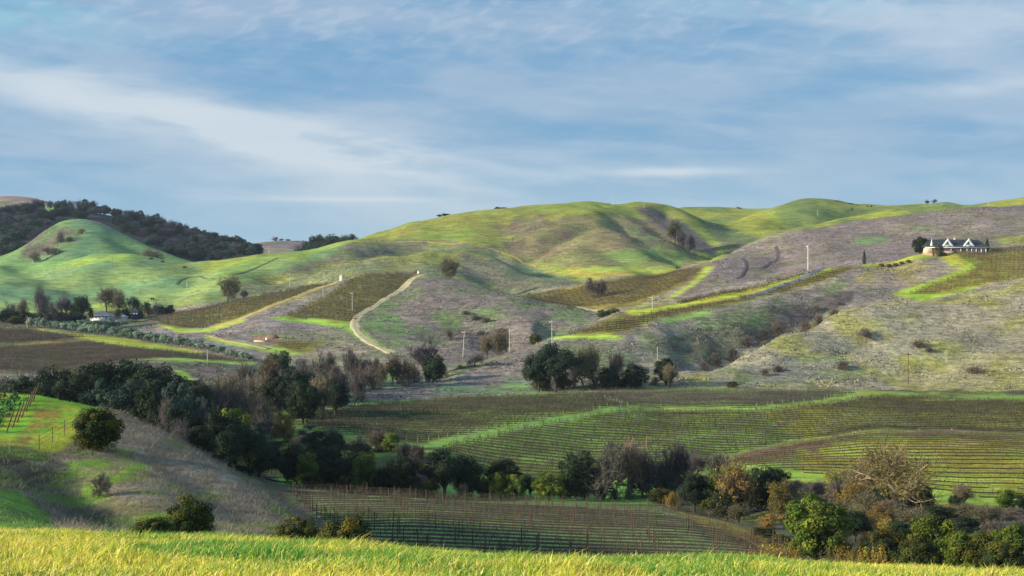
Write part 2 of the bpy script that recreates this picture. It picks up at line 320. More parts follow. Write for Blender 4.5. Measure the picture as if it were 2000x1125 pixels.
 [(-500,560,1090),(20,515,1092),(60,480,1152),(90,448,1192),(120,432,1212),(160,427,1222),(200,436,1222),(260,465,1202),(320,490,1162),(370,510,1122)], [(160,470,1132),(200,470,1132),(120,480,1122)],
 [(-500,520,1252),(0,502,1252),(60,490,1262),(120,452,1292),(160,449,1302),(200,456,1302),(260,482,1282),(320,506,1252),(370,522,1222)],
 [(430,506,1282),(490,497,1302)], [(-500,470,1302),(0,470,1302)], [(-500,440,1420),(0,432,1422),(150,440,1402),(300,458,1402),(400,480,1402)],
 [(-500,428,1502),(0,421,1502),(60,413,1502),(110,411,1502),(180,414,1502),(230,424,1502),(300,444,1502),(360,460,1502),(420,475,1502),(480,492,1502),(530,503,1502)],
 [(-500,432,1560),(0,424,1560),(60,416,1560),(200,425,1560),(300,452,1560),(420,482,1560)],
 [(60,411,1612),(110,405,1612),(150,408,1612)],
 [(-500,400,1902),(-100,392,1902),(0,388,1902),(40,388,1902),(75,396,1902),(110,404,1882),(200,425,1852)],
 [(430,490,1902),(490,477,1902),(540,471,1902),(600,471,1902),(650,474,1902),(720,478,1902)],
 [(-500,520,2400),(2500,520,2400)], [(-500,600,3500),(2500,600,3500)], [(-500,590,9000),(2500,590,9000)],
]
VS = 10.0
def natural(x, d):
    a = sst(d, 30, 200)
    z = a * ((fbm(x / 55, d / 55, 3, 3) - 0.5) * 2.2 + (fbm(x / 14, d / 14, 3, 5) - 0.5) * 0.7) * np.clip(d / 500, 0.35, 1.3)
    z = z + sst(d, 700, 900) * (1 - sst(d, 1700, 2000)) * ((fbm(x / 130, d / 130, 2, 13) - 0.5) * 12 + (fbm(x / 60, d / 90, 2, 14) - 0.5) * 5)
    return z + (1 - a) * (fbm(x / 3, d / 3, 3, 8) - 0.5) * 0.12
def build_rbf():
    P = []
    for line in CTRL:
        for (a, b) in zip(line[:-1], line[1:]):
            n = max(1, int(abs(b[0] - a[0]) / (170 if (abs(a[0]) > 2100 or min(a[0], b[0]) < -90 or max(a[0], b[0]) > 2100) else 55)))
            for k in range(n):
                t = k / n; P.append([a[0] + (b[0] - a[0]) * t, a[1] + (b[1] - a[1]) * t, math.exp(math.log(a[2]) * (1 - t) + math.log(b[2]) * t)])
        P.append(list(line[-1]))
    P = np.array(P); P[:, 1] += natural((P[:, 0] - CX) / F * P[:, 2], P[:, 2]) / P[:, 2] * F; X = np.stack([P[:, 0] / 100.0, np.log(P[:, 2]) * VS], 1); h = P[:, 1]
    n = len(X); c2 = 0.12 ** 2
    R = np.sqrt(((X[:, None] - X[None]) ** 2).sum(-1) + c2)
    A = np.zeros((n + 3, n + 3)); A[:n, :n] = R - np.eye(n) * 0.02
    Q = np.concatenate([np.ones((n, 1)), X], 1); A[:n, n:] = Q; A[n:, :n] = Q.T
    w = np.linalg.solve(A, np.concatenate([h, np.zeros(3)]))
    return X, w, c2
RX, RW, RC2 = build_rbf()
UU = np.arange(-500, 2501, 5.0)
VD = np.concatenate([np.exp(np.linspace(math.log(2.5), math.log(60), 130, endpoint=False)), np.exp(np.linspace(math.log(60), math.log(2000), 1050, endpoint=False)), np.exp(np.linspace(math.log(2000), math.log(9000), 24))])
def eval_grid():
    uc = np.arange(-520, 2541, 20.0) / 100.0; vl = np.log(VD) * VS
    n = len(RX); out = np.zeros((len(vl), len(uc)))
    for i in range(0, len(vl), 12):
        g = vl[i:i + 12]
        d2 = (uc[None, :, None] - RX[None, None, :, 0]) ** 2 + (g[:, None, None] - RX[None, None, :, 1]) ** 2
        out[i:i + 12] = np.sqrt(d2 + RC2) @ RW[:n] + RW[n] + RW[n + 1] * uc[None] + RW[n + 2] * g[:, None]
    # smooth slightly along the distance axis, then Catmull-Rom across columns
    for _ in range(4):
        o = out.copy(); o[1:-1] = 0.25 * out[:-2] + 0.5 * out[1:-1] + 0.25 * out[2:]; out = o
    t = (UU / 100.0 - uc[0]) / 0.2; i = np.clip(np.floor(t).astype(int), 1, len(uc) - 3); f = t - i
    p0, p1, p2, p3 = out[:, i - 1], out[:, i], out[:, i + 1], out[:, i + 2]
    return 0.5 * (2 * p1 + (p2 - p0) * f + (2 * p0 - 5 * p1 + 4 * p2 - p3) * f ** 2 + (3 * p1 - p0 - 3 * p2 + p3) * f ** 3)
PY = eval_grid()
GD = np.repeat(VD[:, None], len(UU), 1); GU = np.repeat(UU[None], len(VD), 0)
GX = (GU - CX) / F * GD; GZ = -(PY - CY) / F * GD
# natural unevenness (already allowed for at the surveyed points)
GZ += natural(GX, GD)
PY = CY - GZ / GD * F

def ground(x, y):
    x = np.asarray(x, float); y = np.asarray(y, float)
    u = CX + F * x / y
    iu = np.clip((u - UU[0]) / 5.0, 0, len(UU) - 1.001); a = iu.astype(int); fu = iu - a
    b = np.clip(np.searchsorted(VD, y, 'right') - 1, 0, len(VD) - 2); fv = (y - VD[b]) / (VD[b + 1] - VD[b])
    return (GZ[b, a] * (1 - fu) + GZ[b, a + 1] * fu) * (1 - fv) + (GZ[b + 1, a] * (1 - fu) + GZ[b + 1, a + 1] * fu) * fv
def hit(px, py, d0=45, d1=2300):
    i = int(round((px - UU[0]) / 5.0)); i = min(max(i, 0), len(UU) - 1)
    a, b = np.searchsorted(VD, d0), np.searchsorted(VD, d1); c = PY[a:b, i]
    k = np.nonzero(c <= py)[0]
    if len(k) == 0: D = VD[a + int(np.argmin(np.abs(c - py)))]
    elif k[0] == 0: D = VD[a]
    else:
        j = k[0]; t = (c[j - 1] - py) / (c[j - 1] - c[j] + 1e-9); D = VD[a + j - 1] * (1 - t) + VD[a + j] * t
    x = (px - CX) / F * D
    return np.array([x, D, float(ground(x, D))])
def at(px, D):
    x = (px - CX) / F * D; return np.array([x, D, float(ground(x, D))])

def carve(pts, depth, width, d0, d1):
    global PY
    W = np.array([hit(px, py, d0, d1)[:2] for px, py in pts]); best = np.full(GD.shape, 1e9)
    a, b = np.searchsorted(VD, W[:, 1].min() - width * 4), np.searchsorted(VD, W[:, 1].max() + width * 4); X, Y = GX[a:b], GD[a:b]; best = np.full(X.shape, 1e9)
    for p, q in zip(W[:-1], W[1:]):
        d = q - p; t = np.clip(((X - p[0]) * d[0] + (Y - p[1]) * d[1]) / (d @ d + 1e-9), 0, 1)
        best = np.minimum(best, np.hypot(X - p[0] - t * d[0], Y - p[1] - t * d[1]))
    wv = width * (.75 + .5 * fbm(X / 20, Y / 20, 2, 55)); GZ[a:b] -= depth * np.exp(-(best / wv) ** 1.6)
for c in [([(1245,405),(1300,440),(1350,468),(1395,495)],10,24,1000,1300),([(1205,415),(1240,445),(1290,480),(1320,505)],7,17,900,1300),([(985,430),(995,465),(1020,490),(1080,520)],7,24,880,1280),([(1045,486),(1100,460),(1150,438)],5,13,880,1280),
  ([(1150,470),(1190,490),(1240,515)],4,14,860,1200),([(65,517),(110,538),(200,566)],7,24,840,1040),([(215,530),(255,550),(300,568)],6,22,830,1040),([(392,513),(372,540),(330,566)],6,20,820,1040),([(20,560),(120,575),(220,585)],4,18,800,960),
  ([(1475,475),(1560,455),(1640,442),(1730,432)],16,28,1060,1300),([(1590,428),(1680,417),(1770,410)],13,26,1200,1420),([(1500,440),(1530,430),(1560,420)],5,20,1200,1420),([(1560,640),(1640,652),(1760,642),(1850,625)],3,11,480,620),([(1480,712),(1600,690),(1700,655)],2.5,9,450,560),([(1750,735),(1850,700),(1980,640)],2.2,10,440,600),
  ([(1400,700),(1450,672),(1500,650),(1600,612)],4,12,480,640),([(1250,700),(1300,675),(1380,640)],2.5,9,480,600),([(860,655),(905,630),(950,645),(990,668)],4,13,540,760),([(640,512),(720,492),(800,482)],6,20,880,1080),([(900,500),(960,530),(1000,558)],5,18,800,960),([(560,555),(660,532),(760,512)],4,16,800,930),
  ([(1480,480),(1540,500),(1500,530)],4,14,740,980),([(1700,440),(1780,450),(1880,440)],4,18,780,980),([(96,462),(80,485),(55,505)],6,18,1085,1240),([(240,472),(285,492),(330,508)],4,18,1085,1240),([(100,905),(170,960),(260,1010)],1.6,4.5,55,120),([(300,880),(380,940),(470,1010)],.8,3.5,55,120)]: carve(*c)
PY = CY - GZ / GD * F
# ------------------------------------------------------------------ ground cover (what grows where, with some shade painted in)
LIME, MEADOW, TEALG, OLIVE = (140, 178, 62), (118, 158, 78), (92, 146, 98), (136, 150, 62)  # TEALG is meadow green with shade tinted in
SCRUB, SCRUBD, STRAW, YEL = (148, 140, 130), (98, 88, 96), (172, 156, 100), (160, 152, 72)
BIG = 5000
# (area, main colour, second colour, share of second, patch size m, scrubbiness, nearest m, farthest m, edge roughness px)
COVER = [
 ([(-BIG,0),(BIG,0),(BIG,BIG),(-BIG,BIG)], (128,150,48), (168,160,56), .5, 2, 0.0, 0, 45, 0),
 ([(-BIG,0),(BIG,0),(BIG,BIG),(-BIG,BIG)], (134,126,118), (112,136,66), .30, 3, 0.9, 45, 150, 0),
 ([(-BIG,0),(BIG,0),(BIG,BIG),(-BIG,BIG)], (92,104,66), (84,80,76), .5, 14, 0.6, 150, 440, 0),
 ([(-BIG,0),(BIG,0),(BIG,BIG),(-BIG,BIG)], SCRUB, (118,122,104), .45, 30, 1.0, 440, 3000, 0),
 # knoll on the near left
 ([(-500,700),(60,765),(170,790),(215,805),(120,880),(0,890),(-500,890)], (116,176,52), (156,170,54), .5, 3, 0.05, 60, 160, 5),
 ([(75,785),(130,790),(115,820),(60,865),(25,862),(60,820)], (146,124,58), (130,160,58), .55, 1.3, 0.3, 60, 160, 10),
 ([(-500,865),(60,870),(130,905),(200,960),(270,1000),(320,1040),(230,1060),(140,1020),(60,960),(-500,900)], (92,92,84), (92,128,56), .5, 2.5, 0.9, 50, 130, 10),
 ([(-500,940),(40,960),(100,1010),(120,1060),(-500,1060)], (112,160,60), (100,128,72), .4, 2, 0.2, 45, 110, 6),
 ([(130,900),(230,890),(290,905),(200,960),(330,1005),(420,1010),(300,1040),(170,975)], (112,150,52), (124,124,84), .45, 2.2, 0.3, 50, 130, 12),
 # lower vineyard and the strips round it
 ([(430,890),(560,930),(600,950),(620,1010),(760,1100),(1560,1100),(1480,1050),(1400,1015),(1290,990),(900,975),(560,945)], (118,152,84), (112,124,76), .40, 9, 0.2, 125, 262, 2),
 ([(1320,1000),(1420,1020),(1560,1075),(1560,1100),(1480,1100),(1400,1040)], (150,146,60), (150,128,52), .4, 5, 0.2, 125, 230, 4),
 ([(540,930),(600,938),(600,952),(545,945)], (124,180,70), (110,160,70), .3, 5, 0.0, 200, 275, 2),
 ([(850,950),(1320,950),(1320,985),(850,985)], (104,164,66), (90,130,60), .4, 6, 0.0, 225, 272, 3),
 # middle vineyard
 ([(540,800),(700,783),(900,773),(1050,766),(1300,758),(1640,758),(1720,764),(2500,784),(2500,1000),(1920,980),(1800,962),(1600,932),(1500,925),(1300,938),(1100,952),(950,942),(850,884),(700,895),(540,890)], (122,158,68), (114,134,60), .46, 16, 0.1, 255, 450, 2),
 ([(560,812),(700,790),(900,777),(1050,770),(1300,761),(1640,762),(1600,784),(1480,798),(1240,796),(1100,786),(900,790),(740,800),(600,832)], (112,142,72), (102,118,66), .42, 12, 0.1, 330, 450, 4),
 ([(1480,800),(1700,775),(2500,790),(2500,845),(1850,838),(1700,838),(1560,860)], (144,150,62), (124,136,60), .5, 18, 0.1, 300, 440, 8),
 ([(1560,880),(1700,856),(2500,866),(2500,1000),(1800,955),(1560,925)], (152,176,66), (148,150,58), .4, 12, 0.1, 240, 330, 6),
 ([(1380,905),(1560,862),(1700,837),(1850,836),(2500,842),(2500,862),(1850,852),(1700,852),(1560,884),(1430,912)], (112,98,74), (118,128,62), .5, 12, 0.2, 285, 350, 16),
 ([(820,872),(840,862),(1000,830),(1100,812),(1200,794),(1260,793),(1210,803),(1100,822),(1000,842),(850,876)], (126,172,78), (120,160,72), .4, 4, 0, 280, 400, 1),
 ([(1230,796),(1480,794),(1600,781),(1690,765),(1740,768),(1700,776),(1620,788),(1490,802),(1240,803)], (136,170,74), (146,158,68), .45, 6, 0, 330, 450, 1),
 ([(1480,915),(1620,925),(1800,955),(2000,978),(2000,1000),(1780,980),(1600,945),(1480,935)], (140,178,66), (150,160,60), .4, 6, 0, 235, 290, 3),
 # strip and meadow behind it
 ([(640,740),(870,725),(1060,745),(1060,768),(900,775),(700,786),(600,804)], (126,120,124), (108,128,106), .45, 10, 0.9, 370, 480, 3),
 ([(950,752),(1060,752),(1050,768),(960,766)], (112,146,78), (104,120,86), .4, 8, 0.2, 420, 480, 3),
 ([(1260,754),(1440,752),(1640,756),(1640,761),(1260,761)], (124,160,66), (120,140,70), .4, 8, 0.1, 430, 470, 1),
 ([(690,728),(760,728),(790,738),(700,745)], (120,170,80), (110,140,80), .4, 6, 0.1, 430, 520, 3),
 # dry hill, lower right
 ([(1290,742),(1450,678),(1620,606),(1760,590),(1900,562),(2000,538),(2500,450),(2500,780),(1700,764),(1290,756)], (146,142,130), (144,144,96), .40, 14, 1.0, 440, 615, 2),
 ([(1750,700),(2000,690),(2500,690),(2500,780),(2000,770),(1760,760)], (152,148,118), (148,146,88), .45, 12, 0.9, 430, 520, 14),
 ([(1400,720),(1650,690),(1700,740),(1450,755)], (128,128,124), (122,132,98), .5, 12, 1.0, 430, 520, 14),
 # house spur face
 ([(860,745),(1090,662),(1200,664),(1300,628),(1480,588),(1620,556),(1680,520),(1800,500),(1870,520),(1830,548),(1750,575),(1640,610),(1450,690),(1330,735),(1000,752)], (132,126,126), (114,126,96), .34, 18, 1.0, 470, 700, 3),
 ([(1290,660),(1420,640),(1500,600),(1600,590),(1500,650),(1400,705),(1310,720)], (104,104,92), (106,126,90), .4, 14, 1.0, 480, 640, 12),
 ([(1480,640),(1620,570),(1680,560),(1640,605),(1520,655),(1440,690)], (92,84,92), (104,100,98), .5, 8, 1.0, 490, 640, 10),
 ([(1090,664),(1200,657),(1290,622),(1480,583),(1600,553),(1685,518),(1610,522),(1480,560),(1400,570),(1215,610)], (122,118,60), (124,134,62), .4, 8, 0.1, 530, 690, 1),
 ([(1075,662),(1110,654),(1190,653),(1215,657),(1215,664),(1140,662)], (160,196,72), (150,180,70), .3, 5, 0, 520, 600, 1),
 ([(1215,607),(1290,600),(1400,577),(1480,560),(1560,537),(1620,522),(1620,530),(1480,572),(1400,588),(1240,618)], (164,186,62), (164,168,60), .4, 6, 0, 560, 690, 1),
 ([(1290,626),(1380,606),(1390,612),(1300,632)], (130,176,74), (120,150,74), .3, 4, 0, 540, 640, 2),
 ([(1680,518),(1800,496),(1850,497),(1895,516),(1870,526),(1830,500),(1700,524)], (170,178,62), (150,180,60), .4, 6, 0, 600, 720, 2),
 ([(1840,492),(2500,470),(2500,545),(2000,540),(1900,562),(1810,584),(1740,578),(1825,548),(1895,522)], (136,134,56), (150,160,58), .45, 9, 0.1, 590, 730, 1),
 ([(1735,575),(1760,567),(1830,545),(1880,525),(1895,512),(1860,508),(1905,505),(1915,517),(1890,532),(1835,552),(1780,572),(1850,574),(1900,560),(1905,566),(1800,588)], (148,186,56), (160,176,56), .3, 5, 0, 590, 720, 1),
 ([(1700,522),(1800,505),(1860,520),(1880,522),(1830,545),(1760,565),(1700,560),(1640,570)], (146,136,130), (152,144,104), .42, 9, 1.0, 600, 700, 5),
 # foot vineyard and brown slope
 ([(1010,580),(1140,554),(1250,537),(1390,517),(1395,522),(1340,555),(1240,598),(1190,606),(1100,600)], (118,112,64), (128,124,58), .45, 16, 0.1, 685, 805, 1),
 ([(1215,606),(1300,584),(1360,545),(1378,520),(1400,520),(1390,535),(1320,580),(1250,600)], (160,184,68), (150,170,66), .4, 8, 0, 660, 830, 1),
 ([(1400,495),(1620,440),(1740,422),(2000,398),(2500,360),(2500,470),(1900,478),(1690,518),(1560,545),(1400,575),(1300,600),(1390,530)], (128,118,124), (122,118,108), .4, 20, 1.0, 700, 1000, 2),
 ([(1330,590),(1480,560),(1580,530),(1500,548),(1400,560)], (152,144,140), (140,132,130), .4, 14, 1.0, 640, 760, 3),
 ([(1665,468),(1700,462),(1735,462),(1730,472),(1690,478),(1668,478)], (104,142,80), (110,130,90), .4, 8, 0.3, 760, 960, 3),
 ([(1770,445),(1800,440),(1830,445),(1800,452)], (106,130,92), (120,120,110), .4, 8, 0.6, 760, 960, 4),
 ([(1930,462),(2500,452),(2500,480),(1960,476)], (128,150,66), (120,110,64), .5, 6, 0.1, 730, 830, 1),
 # far right hills, with shading streaks painted in darker tones
 ([(1280,380),(2500,300),(2500,440),(1900,440),(1600,470),(1400,510),(1330,430)], (136,150,58), (112,134,70), .42, 70, 0.25, 1000, 2200, 0),
 ([(1460,470),(1560,440),(1700,452),(1500,490),(1420,500)], (124,120,88), (120,136,70), .5, 30, 0.6, 1000, 1200, 8),
 ([(1340,420),(1500,470),(1420,495),(1380,470)], (110,102,100), (104,122,80), .5, 30, 0.7, 1000, 1500, 8),
 ([(1630,430),(1720,428),(1760,440),(1660,450)], (104,128,70), (104,122,90), .5, 30, 0.3, 1000, 1300, 8),
 # big green hill
 ([(640,480),(690,440),(1150,370),(1330,385),(1420,500),(1330,550),(1060,560),(980,500)], (128,150,62), (136,144,66), .42, 60, 0.2, 855, 1500, 0),
 ([(960,440),(1000,470),(1000,500),(1130,530),(1330,525),(1390,490),(1300,430),(1160,420),(1080,430)], (122,130,78), (126,122,84), .5, 40, 0.5, 855, 1250, 14),
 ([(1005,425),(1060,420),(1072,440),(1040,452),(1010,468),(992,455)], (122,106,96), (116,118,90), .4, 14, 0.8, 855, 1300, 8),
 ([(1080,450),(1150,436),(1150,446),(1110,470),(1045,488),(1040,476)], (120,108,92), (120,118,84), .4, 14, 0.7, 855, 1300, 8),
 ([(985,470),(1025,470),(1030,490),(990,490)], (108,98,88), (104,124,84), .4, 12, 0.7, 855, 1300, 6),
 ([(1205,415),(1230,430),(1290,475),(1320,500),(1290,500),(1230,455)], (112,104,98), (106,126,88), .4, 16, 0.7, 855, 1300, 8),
 ([(1235,402),(1275,406),(1340,440),(1405,488),(1400,502),(1350,485),(1290,445)], (98,88,100), (96,100,92), .4, 16, 0.9, 855, 1300, 4),  # gully wall facing away, its shade painted as dark purple
 ([(1160,500),(1290,480),(1350,500),(1330,520),(1240,520)], (112,142,74), (122,130,70), .4, 24, 0.3, 855, 1200, 8),
 ([(1085,528),(1180,518),(1330,528),(1250,541),(1150,548)], (150,176,70), (158,162,68), .4, 14, 0.05, 840, 1000, 5),
 ([(1110,533),(1240,530),(1230,536),(1120,538)], (164,154,72), (156,160,68), .4, 10, 0.1, 840, 1000, 3),
 # spur in front
 ([(430,540),(567,495),(673,470),(796,466),(875,470),(978,485),(1060,520),(1150,556),(1140,575),(1000,585),(820,535),(700,540),(560,572),(440,600)], (142,146,88), (116,124,98), .45, 26, 0.7, 790, 1100, 5),
 ([(560,500),(680,476),(880,477),(900,486),(780,492),(640,520),(560,540),(520,530)], (124,136,92), (122,120,104), .5, 26, 0.7, 800, 1100, 8),
 ([(980,500),(1060,530),(1150,560),(1060,582),(960,556),(880,540),(900,500)], (112,130,100), (124,124,110), .5, 26, 0.8, 790, 1000, 8),
 ([(700,540),(840,505),(862,488),(872,490),(860,508),(800,530)], (148,160,74), (130,134,90), .4, 14, 0.3, 790, 1000, 5),
 ([(1040,580),(1140,556),(1130,562),(1060,585)], (172,160,84), (160,160,84), .4, 8, 0.2, 700, 900, 3),
 ([(440,604),(560,572),(660,549),(650,556),(560,580),(450,602)], (150,150,84), (130,140,90), .4, 14, 0.3, 760, 860, 3),
 # vineyard hill
 ([(690,640),(720,600),(790,560),(820,536),(900,541),(1000,577),(1160,607),(1170,630),(1000,690),(900,720),(760,700)], (126,118,120), (112,130,94), .36, 16, 1.0, 500, 780, 2),
 ([(715,615),(760,605),(820,650),(760,660),(700,640)], (108,132,92), (114,120,104), .4, 8, 0.6, 500, 780, 10),
 ([(900,640),(960,650),(990,680),(940,690),(890,660)], (98,86,92), (112,104,110), .5, 8, 1.0, 500, 780, 8),
 ([(260,628),(640,590),(650,640),(500,700),(380,680),(270,645)], (138,130,136), (128,124,122), .4, 14, 1.0, 520, 780, 2),
 ([(480,650),(640,640),(690,650),(640,680),(520,665)], (126,124,112), (120,132,92), .45, 8, 0.9, 520, 720, 5),
 ([(285,626),(440,593),(630,551),(664,546),(655,556),(560,590),(440,632),(340,644)], (106,112,58), (116,112,56), .4, 10, 0.1, 640, 780, 1),
 ([(300,632),(290,626),(345,642),(400,642),(470,622),(480,626),(410,650),(340,648)], (160,188,72), (150,176,66), .3, 6, 0, 640, 780, 2),
 ([(540,622),(640,578),(690,540),(720,533),(826,531),(785,563),(722,606),(692,630),(640,630)], (108,112,58), (122,120,54), .4, 10, 0.1, 640, 785, 1),
 ([(520,622),(545,618),(640,625),(690,630),(720,655),(765,688),(750,690),(700,660),(670,640),(600,632)], (140,186,70), (140,170,66), .3, 6, 0, 560, 720, 2),
 ([(400,655),(440,662),(510,674),(560,680),(590,690),(575,694),(520,688),(440,672),(400,662)], (150,188,76), (150,176,70), .3, 6, 0, 540, 700, 2),
 ([(527,664),(612,668),(640,662),(610,690),(585,690),(540,676)], (120,120,56), (130,136,60), .4, 6, 0.1, 540, 700, 2),
 ([(490,658),(520,655),(545,662),(530,672),(495,668)], (140,108,82), (150,124,96), .4, 3, 0.3, 540, 700, 2),
 # valley vineyard
 ([(-500,630),(60,640),(170,654),(380,684),(500,708),(480,714),(350,700),(230,712),(140,734),(-500,730)], (104,96,76), (96,112,70), .42, 14, 0.1, 460, 660, 1),
 ([(60,640),(120,648),(250,662),(400,688),(380,690),(240,676),(120,656)], (160,184,64), (160,170,62), .4, 6, 0, 540, 660, 1),
 ([(30,672),(170,662),(175,665),(40,676)], (140,140,66), (130,140,66), .4, 6, 0, 500, 640, 1),
 ([(230,706),(300,698),(420,702),(500,708),(490,714),(380,708),(290,702)], (146,186,80), (140,170,74), .4, 6, 0, 480, 560, 1),
 ([(230,708),(380,706),(490,713),(480,735),(360,740),(250,735)], (112,104,104), (104,112,88), .4, 8, 0.8, 440, 540, 2),
 ([(335,722),(360,725),(380,742),(360,745)], (150,196,76), (150,190,76), .3, 6, 0, 420, 520, 1),
 ([(-500,720),(140,732),(130,742),(-500,742)], (146,138,122), (120,126,90), .4, 5, 0.4, 430, 500, 2),
 ([(-500,632),(330,600),(330,630),(200,650),(60,642),(-500,640)], (96,110,78), (110,100,90), .5, 12, 0.6, 640, 790, 2),
 # green hills, left; teal tones paint shade into the grass
 ([(-500,480),(500,470),(700,460),(640,500),(450,560),(440,585),(300,600),(0,625),(-500,640)], (132,160,88), (106,146,96), .46, 60, 0.05, 770, 1180, 0),
 ([(-500,500),(100,495),(300,497),(200,515),(0,540),(-500,560)], (142,172,76), (116,156,86), .44, 40, 0.03, 880, 1080, 10),
 ([(400,505),(700,465),(640,490),(520,515),(440,540),(390,530)], (142,166,68), (120,156,78), .4, 40, 0.03, 880, 1200, 10),
 ([(260,592),(300,578),(370,574),(440,578),(460,588),(400,594),(280,606)], (140,162,84), (126,150,96), .4, 16, 0.2, 790, 860, 4),
 ([(130,608),(200,590),(260,588),(240,604),(140,614)], (150,174,76), (140,164,80), .4, 16, 0.05, 770, 860, 3),
 ([(0,430),(150,420),(380,515),(0,520),(-500,560),(-500,480)], (112,150,86), (98,138,92), .45, 50, 0.1, 1085, 1240, 0),
 ([(70,440),(120,440),(165,455),(150,480),(100,500),(40,510),(50,480)], (110,104,98), (102,130,90), .45, 20, 0.8, 1085, 1240, 10),
 ([(-500,380),(200,380),(520,480),(520,520),(380,520),(-500,560)], (54,64,56), (60,62,60), .4, 30, 0.5, 1242, 1580, 0),
 ([(75,404),(150,402),(152,412),(85,416)], (112,154,80), (104,140,80), .3, 30, 0.0, 1500, 1700, 2),
 ([(-500,370),(250,370),(250,440),(-500,440)], (150,124,108), (138,112,98), .4, 60, 0.2, 1720, 2200, 0),
 ([(400,440),(760,440),(760,520),(400,520)], (124,114,108), (112,116,92), .4, 50, 0.4, 1700, 2200, 0),
]
def paint():
    C = np.zeros(GD.shape + (3,)); S = np.zeros(GD.shape)
    j1 = fbm(GX / 6, GD / 9, 4, 21) - 0.5; j2 = fbm(GX / 6, GD / 9, 4, 22) - 0.5
    for k, (poly, c1, c2, sh, size, scr, d0, d1, jit) in enumerate(COVER):
        a, b = np.searchsorted(VD, d0), np.searchsorted(VD, d1)
        if b <= a: continue
        sl = slice(a, b); P = np.asarray(poly, float)
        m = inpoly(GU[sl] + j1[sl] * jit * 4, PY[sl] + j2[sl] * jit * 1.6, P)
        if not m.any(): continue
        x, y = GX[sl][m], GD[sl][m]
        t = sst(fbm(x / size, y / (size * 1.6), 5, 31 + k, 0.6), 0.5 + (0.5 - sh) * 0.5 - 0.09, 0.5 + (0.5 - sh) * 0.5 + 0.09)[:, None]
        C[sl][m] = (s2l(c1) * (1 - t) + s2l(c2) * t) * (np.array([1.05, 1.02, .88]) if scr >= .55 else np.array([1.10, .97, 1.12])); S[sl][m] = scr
    return C, S
GC, GS = paint()
def blur(A, n=1):
    for _ in range(n):
        B = A.copy(); B[1:-1] = (A[:-2] + 2 * A[1:-1] + A[2:]) / 4; A = B.copy(); A[:, 1:-1] = (B[:, :-2] + 2 * B[:, 1:-1] + B[:, 2:]) / 4
    return A
GC = blur(GC, 1); GS2 = blur(GS, 2)
GZ += GS2 * (fbm(GX / 4.2, GD / 4.2, 3, 41) - 0.45) * np.clip(GD / 400, 0.2, 1.2) * 0.75      # hummocks of scrub
PY = CY - GZ / GD * F
def make_terrain():
    nv, nu = GD.shape; g = Geo()
    idx = np.arange(nv * nu).reshape(nv, nu)
    q = np.stack([idx[:-1, :-1], idx[:-1, 1:], idx[1:, 1:], idx[1:, :-1]], -1).reshape(-1, 4)
    g.add(np.stack([GX, GD, GZ], -1).reshape(-1, 3), q, GC.reshape(-1, 3))
    me = g.mesh('terrain', M_ground, smooth=True)
    a = me.attributes.new('Scrub', 'FLOAT', 'POINT'); a.data.foreach_set('value', GS2.astype(np.float32).ravel())
    return tag(link('terrain', me), 'rolling hills of green grass and grey scrub round a valley', None, None, 'structure')
make_terrain()
# ------------------------------------------------------------------ roads and tracks, draped on the ground
def ribbon(name, pts, width, col, label, d0, d1, lift=0.22):
    W = np.array([hit(px, py, d0, d1) for px, py in pts])[:, :2]
    for _ in range(3):                                       # Chaikin rounding
        q = [W[0]]
        for a, b in zip(W[:-1], W[1:]): q += [a * .75 + b * .25, a * .25 + b * .75]
        q.append(W[-1]); W = np.array(q)
    seg = np.r_[0, np.cumsum(np.linalg.norm(np.diff(W, axis=0), axis=1))]
    s = np.arange(0, seg[-1], 1.2); P = np.stack([np.interp(s, seg, W[:, 0]), np.interp(s, seg, W[:, 1])], 1)
    for _ in range(10): P[1:-1] = (P[:-2] + P[2:] + 2 * P[1:-1]) / 4
    T = np.gradient(P, axis=0); T /= np.linalg.norm(T, axis=1)[:, None] + 1e-9; Nn = np.stack([-T[:, 1], T[:, 0]], 1)
    offs = np.linspace(-1, 1, 7) * width / 2
    n = len(P); V = np.zeros((n, 7, 3)); c = np.zeros((n, 7, 3))
    wob = (fbm(s / 5, s * 0 + 3, 3, 77) - 0.5) * 0.85 * width
    for k, o in enumerate(offs):
        e = o * (1 + (wob / width if abs(o) > width * .4 else 0)); q = P + Nn * np.asarray(e).reshape(-1, 1)
        V[:, k, 0], V[:, k, 1] = q[:, 0], q[:, 1]; V[:, k, 2] = ground(q[:, 0], q[:, 1]) + (lift if 0 < k < 6 else -0.1)
        c[:, k] = (s2l(col) if k != 3 or width < 3 else s2l(col) * .45 + s2l((128, 138, 70)) * .55) * (0.8 if k in (2, 4) else 1.0) * (0.72 + 0.56 * fbm(s / 3, s * 0 + k, 3, 79))[:, None]
    idx = np.arange(n * 7).reshape(n, 7); g = Geo()
    g.add(V.reshape(-1, 3), np.stack([idx[:-1, :-1], idx[:-1, 1:], idx[1:, 1:], idx[1:, :-1]], -1).reshape(-1, 4), c.reshape(-1, 3))
    return tag(link(name, g.mesh(name, M_road, True)), label, None, None, 'structure')
DIRT = (196, 182, 146)
ribbon('dirt_road', [(830,537),(812,540),(782,568),(745,590),(705,612),(691,628),(695,645),(712,662),(735,676),(768,690)], 4.3, DIRT, 'pale dirt road curving down the vineyard hill', 500, 790)
ribbon('dirt_road', [(662,548),(630,560),(580,580),(530,598),(480,620),(410,640)], 5.0, (190,170,108), 'straw coloured track between two sloping vineyards', 640, 780)
ribbon('dirt_track', [(400,655),(425,661),(460,668),(500,676),(525,682)], 3.4, (188,160,118), 'bare earth track leading to the cut bank', 540, 720)
